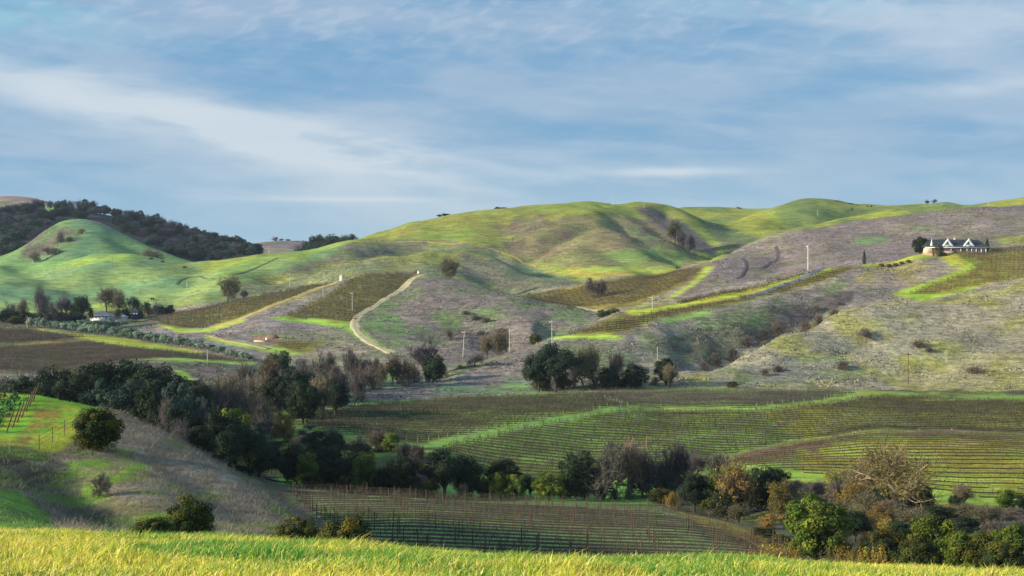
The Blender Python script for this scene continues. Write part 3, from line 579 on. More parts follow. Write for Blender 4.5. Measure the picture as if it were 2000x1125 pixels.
ribbon('dirt_track', [(690,474),(740,472),(800,470),(875,474),(930,480),(978,490),(1015,506),(1050,520)], 4.0, (172,146,74), 'thin tan track crossing the big green hill', 900, 1160)
ribbon('dirt_track', [(1128,600),(1150,602),(1172,607)], 3.4, (196,178,130), 'short pale track end beside the foot vineyard', 660, 760)
ribbon('asphalt_drive', [(1612,524),(1585,534),(1545,551),(1490,571),(1455,582)], 4.6, (120,126,140), 'grey asphalt drive climbing past the tall white pole', 560, 700)
for pts, d in ([(1515,482),(1522,500),(1505,512),(1490,524)], 0), ([(1450,505),(1460,520),(1452,536),(1436,548)], 0):
    ribbon('worn_track', pts, 2.6, (92,82,88), 'dark worn track on the brown slope', 740, 1000)
ribbon('worn_track', [(345,556),(352,546),(370,540),(392,541)], 3, (80,110,72), 'dark green curved track on the green hill', 830, 1000)
ribbon('worn_track', [(392,541),(420,546)], 2, (92,120,76), 'faint continuing track on the green hill', 830, 1000)
ribbon('worn_track', [(455,537),(500,522),(545,503)], 3, (96,112,66), 'darker track rising along the green ridge', 850, 1120)

# ------------------------------------------------------------------ vineyards: every trellised row is a thing of its own
def vines_on(P, g, seed, step, n_can, w, h0, h1, col, lod):
    """trunk, cordon and canes of one row whose vines stand at the points P"""
    r = np.random.default_rng(seed); n = len(P)
    cs = s2l(col)
    if n == 0: return
    # trunks
    a = P.copy(); b = P + np.c_[r.normal(0, .06, n), r.normal(0, .06, n), np.full(n, h0)]
    wv = np.c_[np.full(n, w * 1.6), r.normal(0, .02, n), np.zeros(n)]
    g.quads(np.stack([a - wv, a + wv, b + wv * .8, b - wv * .8], 1), np.tile(cs * .6, (n, 1)))
    # canes
    k = n_can; Q = np.repeat(P, k, 0); m = len(Q)
    if n > 1: dirv = P[min(n - 1, 1)] - P[0]
    else: dirv = np.array([1., 0, 0])
    dirv = dirv / (np.linalg.norm(dirv) + 1e-9)
    along = r.uniform(-.5, .5, m) * step
    base = Q + along[:, None] * dirv + np.c_[np.zeros((m, 2)), h0 + r.normal(0, .08, m)]
    L = r.uniform(.35, 1.0, m) * (h1 - h0)
    tip = base + np.c_[r.normal(0, .3, m), r.normal(0, .26, m), L]
    th = r.uniform(0, np.pi, m); wv = np.c_[np.cos(th), np.sin(th) * .4, np.zeros(m)] * w * r.uniform(.6, 1.3, m)[:, None]
    cc = cs * r.uniform(.6, 1.35, (m, 1)) * (1 + r.normal(0, .06, (m, 3)))
    g.quads(np.stack([base - wv, base + wv, tip + wv * .4, tip - wv * .4], 1), cc)
    if n > 1:                                             # bare tilled soil and fallen leaves under the vines
        side = np.array([-dirv[1], dirv[0], 0]) * .48
        a, b = P[:-1] + [0, 0, .07], P[1:] + [0, 0, .07]; k1 = np.linalg.norm(b - a, axis=1) < step * 2.5
        a, b = a[k1], b[k1]; g.quads(np.stack([a - side, b - side, b + side, a + side], 1), s2l((66, 58, 44)) * r.uniform(.6, 1.2, (len(a), 1)))
    # cordon arm
    if n > 1:
        a, b = P[:-1] + [0, 0, h0], P[1:] + [0, 0, h0]; up = np.array([0, 0, w * 1.3])
        g.quads(np.stack([a - up, b - up, b + up, a + up], 1), np.tile(cs * .7, (n - 1, 1)))
POST = {}
def post_mesh(kind):
    if kind not in POST:
        g = Geo(); c = s2l((92, 76, 64)) if kind == 'wood' else s2l((214, 218, 214)); r = .055 if kind == 'wood' else .07
        g.tube([(0, 0, -.4), (0, 0, 1.0), (0.01, 0, 1.95)], [r, r, r * .9], 6, c); POST[kind] = g.mesh('trellis_post', M_wood)
    return POST[kind]
FIELD_N = {}
def field(poly, ang, spacing, d0, d1, label, group, step=1.7, n_can=9, w=.022, h0=.85, h1=1.75, col=(98, 82, 76), parts=False, ends=None, gap=5.5, keep=.92, seed=0, dmin_len=8):
    W = []
    for a, b in zip(poly, poly[1:] + poly[:1]):
        n = max(1, int(math.hypot(b[0] - a[0], b[1] - a[1]) / 25))
        for k in range(n): W.append(hit(a[0] + (b[0] - a[0]) * k / n, a[1] + (b[1] - a[1]) * k / n, d0, d1)[:2])
    W = np.array(W); ca, sa = math.cos(math.radians(ang)), math.sin(math.radians(ang))
    R = W @ np.array([[ca, -sa], [sa, ca]])               # rotate so rows run along +x
    r = np.random.default_rng(seed + 5); made = 0
    for t in np.arange(R[:, 1].min() + spacing * .5, R[:, 1].max(), spacing):
        s = np.arange(R[:, 0].min(), R[:, 0].max(), step); m = inpoly(s, np.full(len(s), t), R)
        d = np.diff(np.r_[0, m.astype(int), 0]); st, en = np.nonzero(d == 1)[0], np.nonzero(d == -1)[0]
        for i, j in zip(st, en):
            if (j - i) * step < dmin_len: continue
            ss = s[i:j] + r.normal(0, .1, j - i); tt = t + (fbm(ss / 40, ss * 0 + t, 2, 5) - .5) * 0.8
            x, y = ss * ca - tt * sa, ss * sa + tt * ca
            P = np.c_[x, y, ground(x, y)]
            u = CX + F * P[:, 0] / P[:, 1]; inv = (u > -60) & (u < 2060)
            P = P[inv]; ss = ss[inv]
            if len(P) < 5: continue
            full = P; P = P[r.random(len(P)) < keep]
            g = Geo(); vines_on(P, g, seed * 1000 + made, step, n_can, w, h0, h1, col, 0)
            pi = np.unique(np.linspace(0, len(full) - 1, max(2, int(len(full) * step / gap))).astype(int)); PP = full[pi]
            # wires
            for hh in (h0 + .02, h1 - .25):
                a, b = PP[:-1] + [0, 0, hh], PP[1:] + [0, 0, hh]; up = np.array([0, 0, .008 if parts else w * .4])
                g.quads(np.stack([a - up, b - up, b + up, a + up], 1), np.tile(s2l((110, 105, 100)), (len(a), 1)))
            if parts:
                root = link('vine_trellis', None, None, tuple(full[0])); tag(root, label, 'vine row', group)
                g.v = [v - full[0] for v in g.v]; link('vines', g.mesh('vines', M_vine), root)
                for p in PP: link('trellis_post', post_mesh('wood'), root, tuple(p - full[0]))
            else:
                for p in PP: g.tube([p - [0, 0, .3], p + [0, 0, h1 + .05]], [.03 + w * .7, .03 + w * .6], 4, s2l((96, 82, 74)), False)
                g.v = [v - full[0] for v in g.v]
                root = link('vine_trellis', g.mesh('vine_trellis', M_vine), None, tuple(full[0])); tag(root, label, 'vine row', group)
                if ends:
                    for e in ends:
                        o = link('end_post', post_mesh('white'), root, tuple(full[e] - full[0])); o.scale = (.65, .65, .68)
            made += 1
    FIELD_N[group] = made
field([(548,950),(600,957),(700,968),(900,980),(1100,990),(1290,1000),(1390,1025),(1470,1056),(1560,1090),(1560,1110),(1000,1104),(720,1090),(610,1010)], -3, 3.3, 125, 235,
      'bare vine row on wooden posts in the lowest vineyard below the tree line', 'vine rows of the lowest vineyard', n_can=15, w=.017, h0=.75, parts=True, h1=1.75, seed=1, col=(92, 80, 68), keep=.94)
field([(452,903),(500,912),(540,928),(580,940),(560,945),(520,938)], 60, 3.2, 215, 275, 'bare vine row in the small green corner beyond the grey knoll', 'vine rows in the green corner', n_can=12, w=.016, parts=False, seed=2)
field([(600,834),(592,812),(700,792),(900,779),(1050,773),(1180,778),(1240,795),(1200,796),(1000,832),(838,866),(780,866),(680,850)], -6, 3.4, 285, 440,
      'bare vine row on the green slope above the bright grass track', 'vine rows above the grass track', n_can=17, w=.036, h0=.5, h1=1.4, ends=(-1,), seed=3, col=(64, 62, 50))
field([(1060,771),(1300,764),(1640,764),(1685,768),(1600,783),(1480,796),(1250,796),(1180,778)], -2, 3.4, 350, 445,
      'bare vine row in the brown strip under the dry hill', 'vine rows under the dry hill', n_can=9, w=.034, h0=.6, ends=(-1,), seed=4, col=(96, 80, 84))
field([(865,874),(1000,841),(1205,804),(1480,803),(1620,788),(1715,773),(2030,786),(2030,848),(1850,838),(1700,839),(1550,862),(1400,892),(1290,930),(1100,948),(960,936)], -6, 3.4, 268, 430,
      'bare vine row in the large middle vineyard below the grass track', 'vine rows below the grass track', n_can=17, w=.034, h0=.5, h1=1.4, seed=5, col=(66, 62, 48))
field([(1405,902),(1550,868),(1700,845),(2030,852),(2030,978),(1900,970),(1800,953),(1650,934),(1520,918)], -6, 3.2, 240, 332,
      'bare vine row in the yellow green vineyard behind the big bare oak', 'vine rows behind the big bare oak', n_can=12, w=.028, h0=.5, h1=1.4, seed=6, col=(104, 84, 60))
field([(-40,642),(60,646),(120,654),(170,660),(40,670),(-40,674)], 8, 3.6, 462, 650,
      'bare purple brown vine row in the upper corner of the valley vineyard', 'vine rows on the valley floor', n_can=18, w=.06, h0=.6, step=2.2, seed=7, col=(94, 82, 72))
field([(-40,680),(40,677),(175,668),(240,677),(380,694),(480,710),(350,699),(240,705),(150,729),(-40,722)], 8, 3.6, 462, 650,
      'bare purple brown vine row in the lower half of the valley vineyard', 'vine rows in the lower valley vineyard', n_can=13, w=.05, h0=.6, step=2.2, seed=17, col=(94, 82, 72))
field([(292,627),(440,594),(630,553),(650,551),(560,586),(470,618),(405,640),(342,641)], -38, 4.0, 645, 775,
      'bare vine row in the narrow sloping vineyard by the ranch', 'vine rows on the slope by the ranch', n_can=18, w=.08, h0=.5, step=2.4, seed=8, col=(82, 76, 58))
field([(548,620),(640,580),(682,548),(722,536),(820,534),(780,563),(720,604),(690,628),(640,626)], -38, 4.2, 645, 782,
      'bare vine row in the hilltop vineyard beside the curving dirt road', 'vine rows on the hilltop', n_can=18, w=.08, h0=.5, step=2.4, seed=9, col=(82, 78, 56))
field([(1020,581),(1140,559),(1250,541),(1382,521),(1340,552),(1230,597),(1100,598)], 4, 5.0, 688, 800,
      'bare brown vine row at the foot of the big green hill', 'vine rows at the foot of the green hill', n_can=12, w=.09, h0=.6, step=3, seed=10, col=(98, 88, 62))
field([(1100,655),(1205,656),(1290,621),(1480,582),(1600,552),(1682,520),(1612,530),(1480,576),(1400,592),(1290,610),(1200,628)], 24, 3.6, 540, 690,
      'bare vine row on the long strip beside the asphalt drive', 'vine rows along the drive', n_can=14, w=.06, h0=.6, step=2, seed=11, col=(100, 84, 66))
field([(1300,600),(1400,574),(1490,556),(1580,531),(1590,533),(1490,563),(1400,582)], 28, 3.6, 590, 690,
      'bare vine row uphill of the asphalt drive', 'vine rows uphill of the drive', n_can=14, w=.06, h0=.6, step=2, seed=12, col=(100, 84, 66))
field([(1855,494),(2030,480),(2030,538),(1900,559),(1800,579),(1770,573),(1832,552),(1908,524),(1890,515)], -20, 3.8, 595, 725,
      'bare vine row in the steep vineyard below the white gabled house', 'vine rows below the house', n_can=14, w=.06, h0=.6, step=2, seed=13, col=(96, 78, 64), gap=7)
field([(1935,468),(2040,463),(2040,477),(1960,476)], 0, 5.0, 735, 830, 'bare vine row behind the white gabled house', 'vine rows behind the house', n_can=8, w=.05, step=2.4, seed=14)
field([(532,667),(610,670),(600,688),(560,682)], 0, 4.0, 545, 690, 'bare vine row in the small plot beside the cut bank', 'vine rows by the cut bank', n_can=8, w=.04, step=2, seed=15)
# young vineyard on the knoll: green vines, leaning posts
YP = [(a, b) for a, b in [(64,777),(57,786),(50,796),(42,808),(33,818),(24,828),(12,838)]]
for k, (px, py) in enumerate(YP):
    e = hit(px, py + 8, 70, 150); n = 11; xs = e[0] - np.arange(n) * 1.6; ys = e[1] + np.arange(n) * .25
    P = np.c_[xs, ys, ground(xs, ys)]; root = link('vine_trellis', None, None, tuple(e))
    names = ['topmost', 'second from the top', 'third from the top', 'middle', 'third from the bottom', 'second from the bottom', 'lowest']
    tag(root, f'young green vine row with leaning end post on the knoll, {names[k]}', 'vine row', 'young vine rows on the knoll')
    g = Geo(); r = np.random.default_rng(50 + k)
    for p in P[1:]:
        p = p - e; m = 64; c = p + np.c_[r.normal(0, .36, m), r.normal(0, .2, m), r.uniform(.1, .8, m)]
        a, b = r.normal(0, .09, (m, 3)), r.normal(0, .09, (m, 3))
        g.quads(np.stack([c - a, c - b, c + a, c + b], 1), s2l((66, 112, 66)) * r.uniform(.5, 1.3, (m, 1)))
        g.tube([p, p + [0, 0, .5]], [.02, .015], 4, s2l((80, 70, 60)))
    for hh in (.55, 1.0):
        q = P - e + [0, 0, hh]; up = np.array([0, 0, .009]); g.quads(np.stack([q[:-1] - up, q[1:] - up, q[1:] + up, q[:-1] + up], 1), s2l((90, 70, 60)))
    link('vines', g.mesh('vines', M_leaf), root)
    for i in range(0, n, 2):
        o = link('trellis_post', post_mesh('wood'), root, tuple(P[i] - e)); o.scale = (.8, .8, .8)
        if i == 0: o.rotation_euler = (0, .32, 0); o.scale = (1.1, 1.1, .95)

# ------------------------------------------------------------------ tree prototypes (height 1, width 1; scaled to each tree)
def unit(v): return v / (np.linalg.norm(v, axis=-1, keepdims=True) + 1e-9)
def leaf_quads(g, c, nrm, size, cols, r, asp=.62):
    n = len(c); t = unit(np.cross(nrm, unit(r.normal(0, 1, (n, 3))))); b = np.cross(nrm, t); s = size[:, None]
    g.quads(np.stack([c - t * s - b * s * asp * .3, c - b * s * asp, c + t * s + b * s * asp * .3, c + b * s * asp], 1), cols)
def lobes(r, n, zc, rz, rr, lo, squash=1.0):
    out = []
    while len(out) < n:
        d = unit(r.normal(0, 1, 3)); 
        if d[2] < lo: continue
        q = r.uniform(.62, .95); out.append((d[0] * rr * q, d[1] * rr * q, zc + d[2] * rz * q))
    return np.array(out)
def limbs_to(g, C, r, col, rad, fork=.22, every=2):
    g.tube([(0, 0, -.06), (.01, 0, fork * .5), (.0, .01, fork)], [rad * 1.25, rad, rad * .9], 7, col)
    for c in C[::every]:
        m = np.array([c[0] * .35, c[1] * .35, fork + (c[2] - fork) * .55]) + r.normal(0, .02, 3)
        g.tube([(0, 0, fork * .8), m, c], [rad * .6, rad * .35, rad * .12], 4, col)
def leafy(seed, col, n_lobe=26, per=230, size=.022, zc=.56, rz=.44, rr=.42, lo=-.75, lob=(.11, .19), hue=.10, trunk=.035, fork=.2, tcol=(70, 62, 56), light=None):
    r = np.random.default_rng(seed); C = lobes(r, n_lobe, zc, rz, rr, lo); R = r.uniform(*lob, n_lobe)
    gc, gt = Geo(), Geo(); cl = s2l(col)
    for c, q in zip(C, R):
        d = unit(r.normal(0, 1, (per, 3))); rad = q * r.uniform(.55, 1.05, per)
        p = c + d * rad[:, None] * [1, 1, .85]
        nrm = unit(d + unit(c - [0, 0, zc])[None] * .4 + r.normal(0, .45, (per, 3)))
        tone = r.uniform(.75, 1.25) * r.uniform(.65, 1.35, (per, 1))
        cc = cl * tone * (1 + r.normal(0, hue, (per, 3)))
        if light is not None and r.random() < .3: cc = s2l(light) * tone
        leaf_quads(gc, p, nrm, size * r.uniform(.7, 1.4, per), np.clip(cc, .002, .9), r)
    n = per * 4; d = unit(r.normal(0, 1, (n, 3))); p = d * r.uniform(.0, .8, (n, 1)) * [rr, rr, rz] + [0, 0, zc]
    leaf_quads(gc, p, unit(d + r.normal(0, .5, (n, 3))), size * 1.7 * np.ones(n), cl * r.uniform(.6, 1.1, (n, 1)), r)
    V = np.concatenate(gc.v); f = np.array([.5 / np.percentile(np.hypot(V[:, 0], V[:, 1]), 97)] * 2 + [1 / np.percentile(V[:, 2], 99.5)])
    gc.v = [v * f for v in gc.v]; limbs_to(gt, C * f, r, s2l(tcol), trunk, fork)
    return gt, gc
def branches(seed, lv=(7, 5, 6, 5), spread=.75, trunk_h=.2, up=.35, jit=.25, shrub=False, rad=.03):
    r = np.random.default_rng(seed); segs = []
    def grow(p, d, L, w, k):
        q = p.copy(); dd = d.copy(); pts = [q.copy()]
        for _ in range(3):
            dd = unit(dd + r.normal(0, jit, 3) + [0, 0, .06 * (k > 0)]); q = q + dd * L / 3; pts.append(q.copy())
        segs.append((k, pts, w))
        if k + 1 < len(lv) + 1 and k < len(lv):
            for i in range(lv[k]):
                t = r.uniform(.35, 1.0) if k else r.uniform(.7, 1.0)
                j = min(2, int(t * 3)); b = pts[j] + (pts[j + 1] - pts[j]) * (t * 3 - j)
                side = unit(r.normal(0, 1, 3)); nd = unit(dd * (1 - spread) + side * spread + [0, 0, up * (.7 if k else 1)])
                grow(b, nd, L * r.uniform(.5, .85) * (1.7 if k == 0 else 1), w * .5, k + 1)
    if shrub:
        for _ in range(6): grow(np.zeros(3), unit(r.normal(0, .6, 3) + [0, 0, .9]), .3, rad * .6, 1)
    else: grow(np.array([0, 0, -.03]), np.array([0, 0, 1.]), trunk_h, rad, 0)
    pts = np.concatenate([np.array(s[1]) for s in segs]); zmax = np.percentile(pts[:, 2], 99.7); rxy = np.percentile(np.hypot(pts[:, 0], pts[:, 1]), 98.5)
    f = np.array([.5 / rxy, .5 / rxy, 1 / zmax]); return [(k, np.array(p) * f, w) for k, p, w in segs], r
def bare(seed, col=(96, 90, 90), tcol=(80, 75, 73), tw=.0045, leaves=0, lcol=(170, 120, 50), lcol2=(120, 120, 50), lsize=.016, extra=3, last=None, **kw):
    segs, r = branches(seed, **kw); gt, gc = Geo(), Geo(); top = max(s[0] for s in segs); tips = []
    for k, p, w in segs:
        if k <= top - 2: gt.tube(p, np.linspace(w, w * .6, len(p)), 6 if k == 0 else 5 if k == 1 else 4, s2l(tcol) * r.uniform(.85, 1.15), False)
        elif k == top - 1: gc.tube(p, np.linspace(.005, .003, len(p)), 3, s2l(tcol) * r.uniform(.8, 1.1), False)
        else: tips.append((p[0], p[-1]))
    A = np.array([t[0] for t in tips]); B = np.array([t[1] for t in tips])
    if len(A):
        A = np.repeat(A, extra, 0); B = np.repeat(B, extra, 0) + r.normal(0, .035, (len(A), 3)); n = len(A)
        A = A + (B - A) * r.uniform(0, .4, (n, 1)); wv = unit(np.cross(B - A, r.normal(0, 1, (n, 3)))) * tw * r.uniform(.5, 1.2, (n, 1))
        gc.quads(np.stack([A - wv, A + wv, B + wv * .4, B - wv * .4], 1), np.clip(s2l(col) * r.uniform(.65, 1.3, (n, 1)) * (1 + r.normal(0, .05, (n, 3))), .01, .9))
        if leaves:
            i = r.integers(0, n, leaves); c = B[i] + r.normal(0, .016, (leaves, 3)); t = fbm(c[:, 0] * 7 + 9, c[:, 2] * 7 + c[:, 1] * 5, 2, seed)[:, None]
            cl = np.where(t > .5, s2l(lcol), s2l(lcol2)) * r.uniform(.6, 1.35, (leaves, 1))
            leaf_quads(gc, c, unit(c - [0, 0, .5] + r.normal(0, .4, (leaves, 3))), lsize * r.uniform(.6, 1.3, leaves), cl, r)
    return gt, gc
def cypress(seed, col):
    r = np.random.default_rng(seed); gc, gt = Geo(), Geo(); n = 3000; z = r.uniform(.04, 1, n); rad = .5 * np.sin(np.clip(z * 1.02, 0, 1) ** .55 * np.pi) ** .7 * r.uniform(.6, 1.05, n) * (.85 + .3 * vnoise(z * 14, r.uniform(0, 6, n), 3))
    th = r.uniform(0, 2 * np.pi, n); d = np.c_[np.cos(th), np.sin(th), np.full(n, .5)]
    leaf_quads(gc, np.c_[np.cos(th) * rad, np.sin(th) * rad, z], unit(d + r.normal(0, .4, (n, 3))), .03 * r.uniform(.6, 1.2, n), s2l(col) * r.uniform(.6, 1.3, (n, 1)), r)
    gt.tube([(0, 0, -.05), (0, 0, .3), (0, 0, .9)], [.06, .05, .01], 6, s2l((70, 60, 52))); return gt, gc
def palm(seed):
    r = np.random.default_rng(seed); gc, gt = Geo(), Geo()
    gt.tube([(0, 0, -.03), (.01, 0, .3), (0, 0, .72)], [.07, .06, .065], 8, s2l((176, 160, 132)))
    for i in range(46):
        th = r.uniform(0, 6.28); e = r.uniform(-1.1, 1.2); L = r.uniform(.38, .55); dead = e < -.55
        d = np.array([math.cos(th) * math.cos(e), math.sin(th) * math.cos(e), math.sin(e)])
        pts = [np.array([0, 0, .73]) + d * L * t * [1.25, 1.25, .62] - np.array([0, 0, .16]) * t * t for t in np.linspace(0, 1, 6)]
        side = unit(np.cross(d, [0, 0, 1.0])); c = s2l((120, 96, 52)) if dead else s2l((62, 84, 46)) * r.uniform(.7, 1.3)
        for a, b in zip(pts[:-1], pts[1:]):
            for s in (-1, 1):
                for k in range(3):
                    q = a + (b - a) * k / 3; tip = q + (b - a) * 1.3 + side * s * .14 - [0, 0, .04]
                    gc.quads(np.stack([q, q + (b - a) * .3, tip, tip - (b - a) * .2])[None], c)
    return gt, gc
def weed(seed, col, lcol, leaves):
    return bare(seed, col, (110, 92, 66), .006, leaves, lcol, (190, 150, 40), .022, 2, lv=(4, 4, 4), shrub=True, spread=.55)
PROTO = {}
def proto(kind, builders, trunk='trunk', crown='crown'):
    PROTO[kind] = [[(trunk, gt.mesh(kind + '_trunk', M_twig)), (crown, gc.mesh(kind + '_crown', M_leaf))] for gt, gc in builders]
proto('evergreen', [leafy(1, (40, 58, 36), zc=.5, rz=.5, lo=-.9, n_lobe=40, lob=(.08, .18), size=.019, fork=.1), leafy(2, (36, 54, 38), n_lobe=34, zc=.48, rz=.5, lo=-.92, lob=(.08, .2), size=.019, fork=.1), leafy(3, (46, 60, 36), n_lobe=46, lob=(.07, .15), zc=.52, rz=.47, lo=-.9, size=.018, fork=.12), leafy(4, (36, 52, 36), n_lobe=30, zc=.58, rz=.42, lo=-.6, fork=.22, lob=(.08, .17), size=.019)])
proto('blue_evergreen', [leafy(5, (58, 80, 66), n_lobe=40, zc=.5, rz=.5, lo=-.9, lob=(.07, .17), size=.018, fork=.1), leafy(6, (52, 72, 62), n_lobe=40, zc=.48, rz=.5, lo=-.9, lob=(.08, .16), size=.018, fork=.1)])
proto('lit_green', [leafy(7, (92, 112, 40), light=(122, 132, 44), lob=(.07, .15), n_lobe=44, per=170, zc=.5, rz=.5, lo=-.9, fork=.1, size=.019), leafy(8, (80, 102, 46), light=(112, 122, 40), lob=(.07, .15), n_lobe=46, per=170, zc=.5, rz=.5, lo=-.9, fork=.1, size=.019)])
proto('bright_bush', [leafy(9, (78, 94, 32), light=(102, 110, 36), zc=.47, rz=.5, lob=(.07, .13), n_lobe=60, per=170, size=.017, fork=.06)])
proto('dark_bush', [leafy(10, (58, 68, 32), zc=.45, rz=.52, lob=(.07, .14), n_lobe=90, per=170, size=.015, fork=.05, light=(88, 86, 34)), leafy(11, (50, 64, 34), zc=.42, rz=.54, lob=(.08, .15), n_lobe=80, per=180, size=.016, fork=.05, light=(92, 88, 30))])
proto('olive_tree', [leafy(12, (132, 152, 130), n_lobe=16, per=80, size=.04, fork=.2), leafy(13, (124, 146, 126), n_lobe=14, per=80, size=.042, fork=.18)])
proto('bare', [bare(20), bare(21, (94, 90, 92), lv=(6, 6, 6, 5)), bare(22, (102, 95, 90), spread=.65), bare(23, (92, 86, 91), up=.5, spread=.6), bare(24, (102, 97, 92), trunk_h=.3)])
proto('far_bare', [bare(51, (84, 80, 98), (70, 68, 78)), bare(52, (94, 86, 100), (74, 70, 80), spread=.65)])  # bluish tint paints distance haze into the twigs
proto('bare_thicket', [bare(25, (112, 102, 96), shrub=True, lv=(6, 5, 5, 5), extra=3), bare(26, (120, 108, 96), shrub=True, lv=(6, 5, 5, 5), extra=3)])
proto('grey_olive', [bare(27, (118, 112, 88), leaves=2600, lcol=(112, 110, 72), lcol2=(128, 118, 90), lsize=.016), bare(28, (112, 104, 86), leaves=3200, lcol=(104, 102, 66), lcol2=(122, 112, 84), lsize=.016)])
proto('autumn', [bare(29, (130, 114, 84), leaves=5200, lcol=(158, 138, 54), lcol2=(112, 116, 50), lsize=.017), bare(30, (128, 110, 86), leaves=4200, lcol=(160, 130, 54), lcol2=(124, 120, 54), lsize=.017)])
proto('autumn_bare', [bare(31, (132, 116, 104), leaves=1000, lcol=(164, 130, 70), lcol2=(138, 118, 90), lsize=.015), bare(32, (126, 110, 102), leaves=800, lcol=(170, 134, 62), lcol2=(136, 114, 92), lsize=.015)])
proto('big_oak', [bare(33, (140, 126, 84), (180, 170, 144), .0036, 3600, (138, 128, 66), (150, 138, 88), .011, 4, lv=(7, 6, 6, 5), jit=.40, spread=.8, up=.28, trunk_h=.2, rad=.030)])
proto('orange_bush', [bare(34, (150, 112, 70), shrub=True, lv=(6, 5, 5, 4), leaves=3600, lcol=(158, 134, 60), lcol2=(124, 122, 58), lsize=.022)])
proto('cypress', [cypress(40, (46, 64, 44))]); proto('palm', [palm(41)], crown='fronds')
proto('weed', [weed(42, (140, 124, 80), (190, 170, 60), 420), weed(43, (130, 114, 88), (160, 144, 80), 200)], 'stem', 'leaves')
random.seed(3)
PLACED = []
WIDE = dict(far_bare=.9, evergreen=.88, blue_evergreen=.85, bare=.84, grey_olive=.85, autumn=.8, autumn_bare=.72, lit_green=.72, dark_bush=1.0, weed=.95, bright_bush=.95, bare_thicket=1.1, orange_bush=.9)
COUNT = {}
def plant(kind, px, top, D, wpx, name, cat, phrase, place, group=None, label=None, hmax=None):
    vs = PROTO[kind]; COUNT[kind] = COUNT.get(kind, -1) + 1; parts = vs[COUNT[kind] % len(vs)]
    p = at(px, D); zt = -(top - CY) / F * D; h = max(.6, zt - p[2]) ; w = wpx / F * D
    if kind == 'bare_thicket': w *= .8; h = max(h, .30 * w)
    if hmax: h = min(h, hmax)
    if kind in WIDE: w = max(w, WIDE[kind] * h)
    o = link(name, None, None, (p[0], p[1], p[2] - .05)); o.rotation_euler = (0, 0, random.uniform(0, 6.28)); o.scale = (w, w, h / .97)
    for nm, me in parts: link(nm, me, o)
    o['category'] = cat
    if group: o['group'] = group
    if label: o['label'] = label
    else: PLACED.append((o, px, phrase, place))
    return o
NAMES = dict(far_bare=('bare_tree', 'tree', 'bare grey tree'), evergreen=('oak_tree', 'tree', 'dark evergreen oak'), blue_evergreen=('evergreen_tree', 'tree', 'dark blue green evergreen tree'), lit_green=('leafy_tree', 'tree', 'bright green leafy tree'),
  bright_bush=('evergreen_bush', 'bush', 'yellow green dense bush'), dark_bush=('evergreen_bush', 'bush', 'dark green rounded bush'), olive_tree=('olive_tree', 'tree', 'small grey green olive tree'),
  bare=('bare_tree', 'tree', 'bare grey brown tree'), bare_thicket=('bare_shrub', 'shrub', 'bare many stemmed grey shrub'), grey_olive=('oak_tree', 'tree', 'olive brown half bare oak'),
  autumn=('autumn_tree', 'tree', 'orange and olive leaved tree'), autumn_bare=('autumn_tree', 'tree', 'thin pinkish orange tree'), big_oak=('bare_oak', 'tree', 'spreading pale limbed oak'),
  orange_bush=('autumn_bush', 'bush', 'olive gold bush'), cypress=('cypress_tree', 'tree', 'narrow dark cypress'), palm=('palm_tree', 'tree', 'palm'), weed=('dry_weed', 'plant', 'dry yellow leaved weed'))
def T(kind, px, top, D, wpx, place, label=None, phrase=None, hmax=None, group=None):
    nm, cat, ph = NAMES[kind]; return plant(kind, px, top, D, wpx, nm, cat, phrase or ph, place, group, label, hmax)
